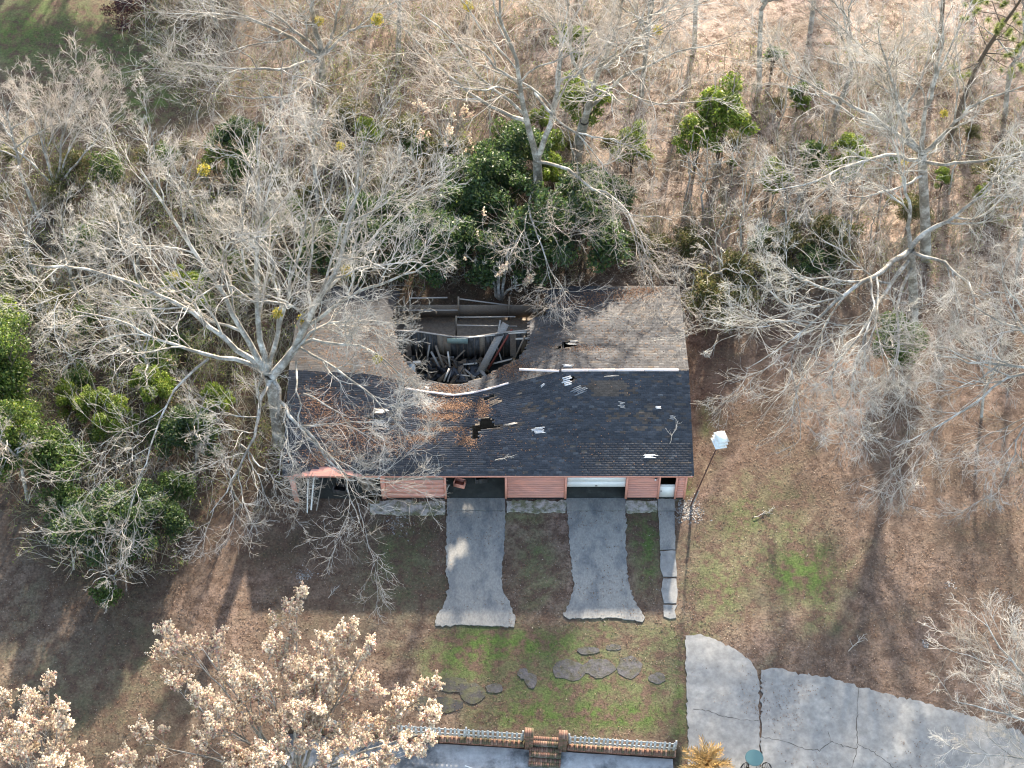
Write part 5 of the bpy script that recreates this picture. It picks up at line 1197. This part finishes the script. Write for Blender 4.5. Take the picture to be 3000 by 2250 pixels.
# vine and small leaves through the thicket
n = 120000; wq = np.where(P2[:, 0, 0] < -2, 1.0, .33); pi = rng.choice(len(P2), n, p=wq/wq.sum()); q = P2[pi, rng.integers(1, 3, n)] + rng.normal(size=(n, 3))*.12
cl = np.vstack([MID, BRIGHT, OLIV, [[.22, .15, .08], [.26, .19, .12]]]); grp = (snoise(q[:, 0], q[:, 1], 51, ((.1, .8), (.3, .6))) > -.1) | (rng.random(n) < .25); q = q[grp]; n = len(q)
V, F, c = leaf_quads(q, rng.uniform(.06, .13, n), cl[rng.integers(0, len(cl), n)]*rng.uniform(.85, 1.7, (n, 1)), 1.0, .55)
tag(link('thicket_leaves', npmesh('thicket_leaves', V, [F], c), None, M['leaf']), 'scattered small leaves and vines in the thicket', 'leaves', kind='stuff')

def hard(X, Y):
    u, v = px(X, Y, 0.0); r = np.zeros(u.shape, bool)
    for pl in (D1, D2, BA, BB, [(966, 1077), (1091, 1077), (1091, 1104), (966, 1104)], [(1223, 1077), (1351, 1077), (1351, 1104), (1223, 1104)], [(1421, 1079), (1457, 1079), (1463, 1337), (1430, 1337)]): r |= inpoly(u, v, pl)
    r |= (X > RX0 + .4) & (X < RX1 - .3) & (Y > 0) & (Y < 13.2)
    r |= (Y < FV + FS*X + .15) & (X > PX0) & (X < PX1)
    return r
def litc(X, Y, n):
    c = LITTER_COLS[rng.choice(7, n, p=[.30, .2, .06, .26, .06, .02, .10])]*rng.uniform(.7, 1.1, (n, 1))*.82
    uu, vv = px(X, Y, 0.0)
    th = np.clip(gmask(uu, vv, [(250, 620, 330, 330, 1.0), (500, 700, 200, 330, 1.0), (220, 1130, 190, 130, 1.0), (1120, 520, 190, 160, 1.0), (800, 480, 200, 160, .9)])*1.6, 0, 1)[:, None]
    c = c*(1 - .5*th)  # leaves under the brush darkened too, shade put into their colour
    pale = (rng.random(n) < np.clip((Y - 12)/7, 0, .75)*np.maximum(np.clip((X + 5)/8, .12, 1), np.exp(-((X + 13)/6)**2 - ((Y - 34)/7)**2)))[:, None]      # dry woods leaves, paled to carry the sunlight in their colour
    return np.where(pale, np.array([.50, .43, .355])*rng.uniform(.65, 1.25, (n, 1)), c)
n = 300000
X = rng.uniform(-1, 1, n); Y = rng.uniform(-17, 46, n); X = X*(26.5 + (Y + 17)*.185)
g, ol = gclass(X, Y); dens = np.clip(1.0 - .85*g - .62*ol, .04, 1)*np.clip(.75 + .45*snoise(X, Y, 61, ((.1, .7), (.35, .6))), .2, 1.2)
ok = (rng.random(n) < dens) & ~hard(X, Y); X, Y = X[ok], Y[ok]; n = len(X)
Z = .0 + .04*rng.random(n) - .02
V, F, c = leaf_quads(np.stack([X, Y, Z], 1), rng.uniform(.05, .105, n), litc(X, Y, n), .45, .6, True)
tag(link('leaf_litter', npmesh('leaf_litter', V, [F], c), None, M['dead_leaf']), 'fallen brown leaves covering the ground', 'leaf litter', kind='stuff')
# leaves blown onto the concrete
n = 26000; X = rng.uniform(-12, 26, n); Y = rng.uniform(-17, -.2, n); u, v = px(X, Y, 0.0); hit = np.zeros(n, bool)
for pl in (D1, D2, BA, BB, [(1421, 1079), (1457, 1079), (1463, 1337), (1430, 1337)]): hit |= inpoly(u, v, pl)
hit &= snoise(X, Y, 71, ((.15, .8), (.5, .6))) + rng.normal(size=n)*.5 > .75
X, Y = X[hit], Y[hit]; n = len(X)
V, F, c = leaf_quads(np.stack([X, Y, np.full(n, .058)], 1), rng.uniform(.05, .10, n), LITTER_COLS[rng.integers(0, 5, n)]*rng.uniform(.6, 1.0, (n, 1)), .3, .6, True)
tag(link('blown_leaves', npmesh('blown_leaves', V, [F], c), None, M['dead_leaf']), 'dry leaves blown onto the concrete drives', 'leaf litter', kind='stuff')
# leaves on the roof
rl = []
for (u, v, a, b_, nn) in [(1315/K*1.0, 1190/K, 60, 9, 420), (1290/K, 1222/K, 50, 9, 380), (1300/K, 1258/K, 60, 6, 200), (1415/K, 1200/K, 18, 25, 260), (1370/K, 1290/K, 25, 16, 200), (1230/K, 1285/K, 40, 10, 240), (1490/K, 1075/K, 45, 22, 420), (1310/K, 1137/K, 60, 12, 300), (960, 870, 60, 30, 420), (750, 930, 80, 60, 800), (690, 880, 50, 50, 500), (840, 960, 70, 30, 260), (800, 760, 120, 70, 420), (720, 740, 90, 60, 260), (860, 800, 60, 60, 260), (1240, 655, 60, 16, 300), (1330, 640, 90, 14, 350), (1390, 628, 50, 10, 220), (1690/K, 1020/K, 60, 8, 120), (1300, 720, 200, 100, 500), (700, 990, 60, 20, 300), (1560/K*1.0, 1300/K, 260, 90, 160)]:
    nn = int(nn*2.2); uu = u + rng.normal(size=nn)*a*.5; vv = v + rng.normal(size=nn)*b_*.5; z = np.full(nn, 3.2)
    for _ in range(5):
        t = [gp(x_, y_, z_) for x_, y_, z_ in zip(uu, vv, z)]; t = np.array(t); z = zroof(t[:, 0], t[:, 1])
    ok = (t[:, 0] > RX0) & (t[:, 0] < RX1) & (t[:, 1] > eaveY(t[:, 0])) & (t[:, 1] < BY) & ~in_hole(t[:, 0], t[:, 1]); t[:, 2] = z + .025; rl.append(t[ok])
rl = np.vstack(rl); n = len(rl); orange = np.array([[.21, .11, .06], [.16, .085, .052], [.24, .14, .085], [.13, .075, .055]])
V, F, c = leaf_quads(rl, rng.uniform(.05, .11, n), orange[rng.integers(0, 4, n)]*rng.uniform(.7, 1.25, (n, 1)), .35, .5, True)
tag(link('roof_leaves', npmesh('roof_leaves', V, [F], c), None, M['dead_leaf']), 'orange dead leaves and pine straw lying on the roof', 'leaf litter', kind='stuff')
# grass tufts
n = 230000
X = rng.uniform(-1, 1, n); Y = rng.uniform(-16.5, 44, n); X = X*(26.5 + (Y + 17)*.185)
g, ol = gclass(X, Y); ok = (rng.random(n) < np.clip(g*1.0 + ol*.30, 0, 1)) & ~hard(X, Y); X, Y, g, ol = X[ok], Y[ok], g[ok], ol[ok]; n = len(X)
p0 = np.stack([X, Y, np.full(n, -.06)], 1); d = rng.normal(size=(n, 3))*.6; d[:, 2] = 1; d = unit(d)*rng.uniform(.07, .16, n)[:, None]; w = unit(np.cross(d, rng.normal(size=(n, 3))))*.014
V = np.stack([p0 - w, p0 + w, p0 + d], 1).reshape(-1, 3)
c = np.where((rng.random(n) < g)[:, None], np.array([.07, .125, .025]), np.array([.14, .125, .065]))*rng.uniform(.65, 1.4, (n, 1))
tag(link('grass', npmesh('grass', V, [np.arange(n*3).reshape(-1, 3)], np.repeat(c, 3, 0)), None, M['grass']), 'short green and straw-coloured lawn grass', 'grass', kind='stuff')
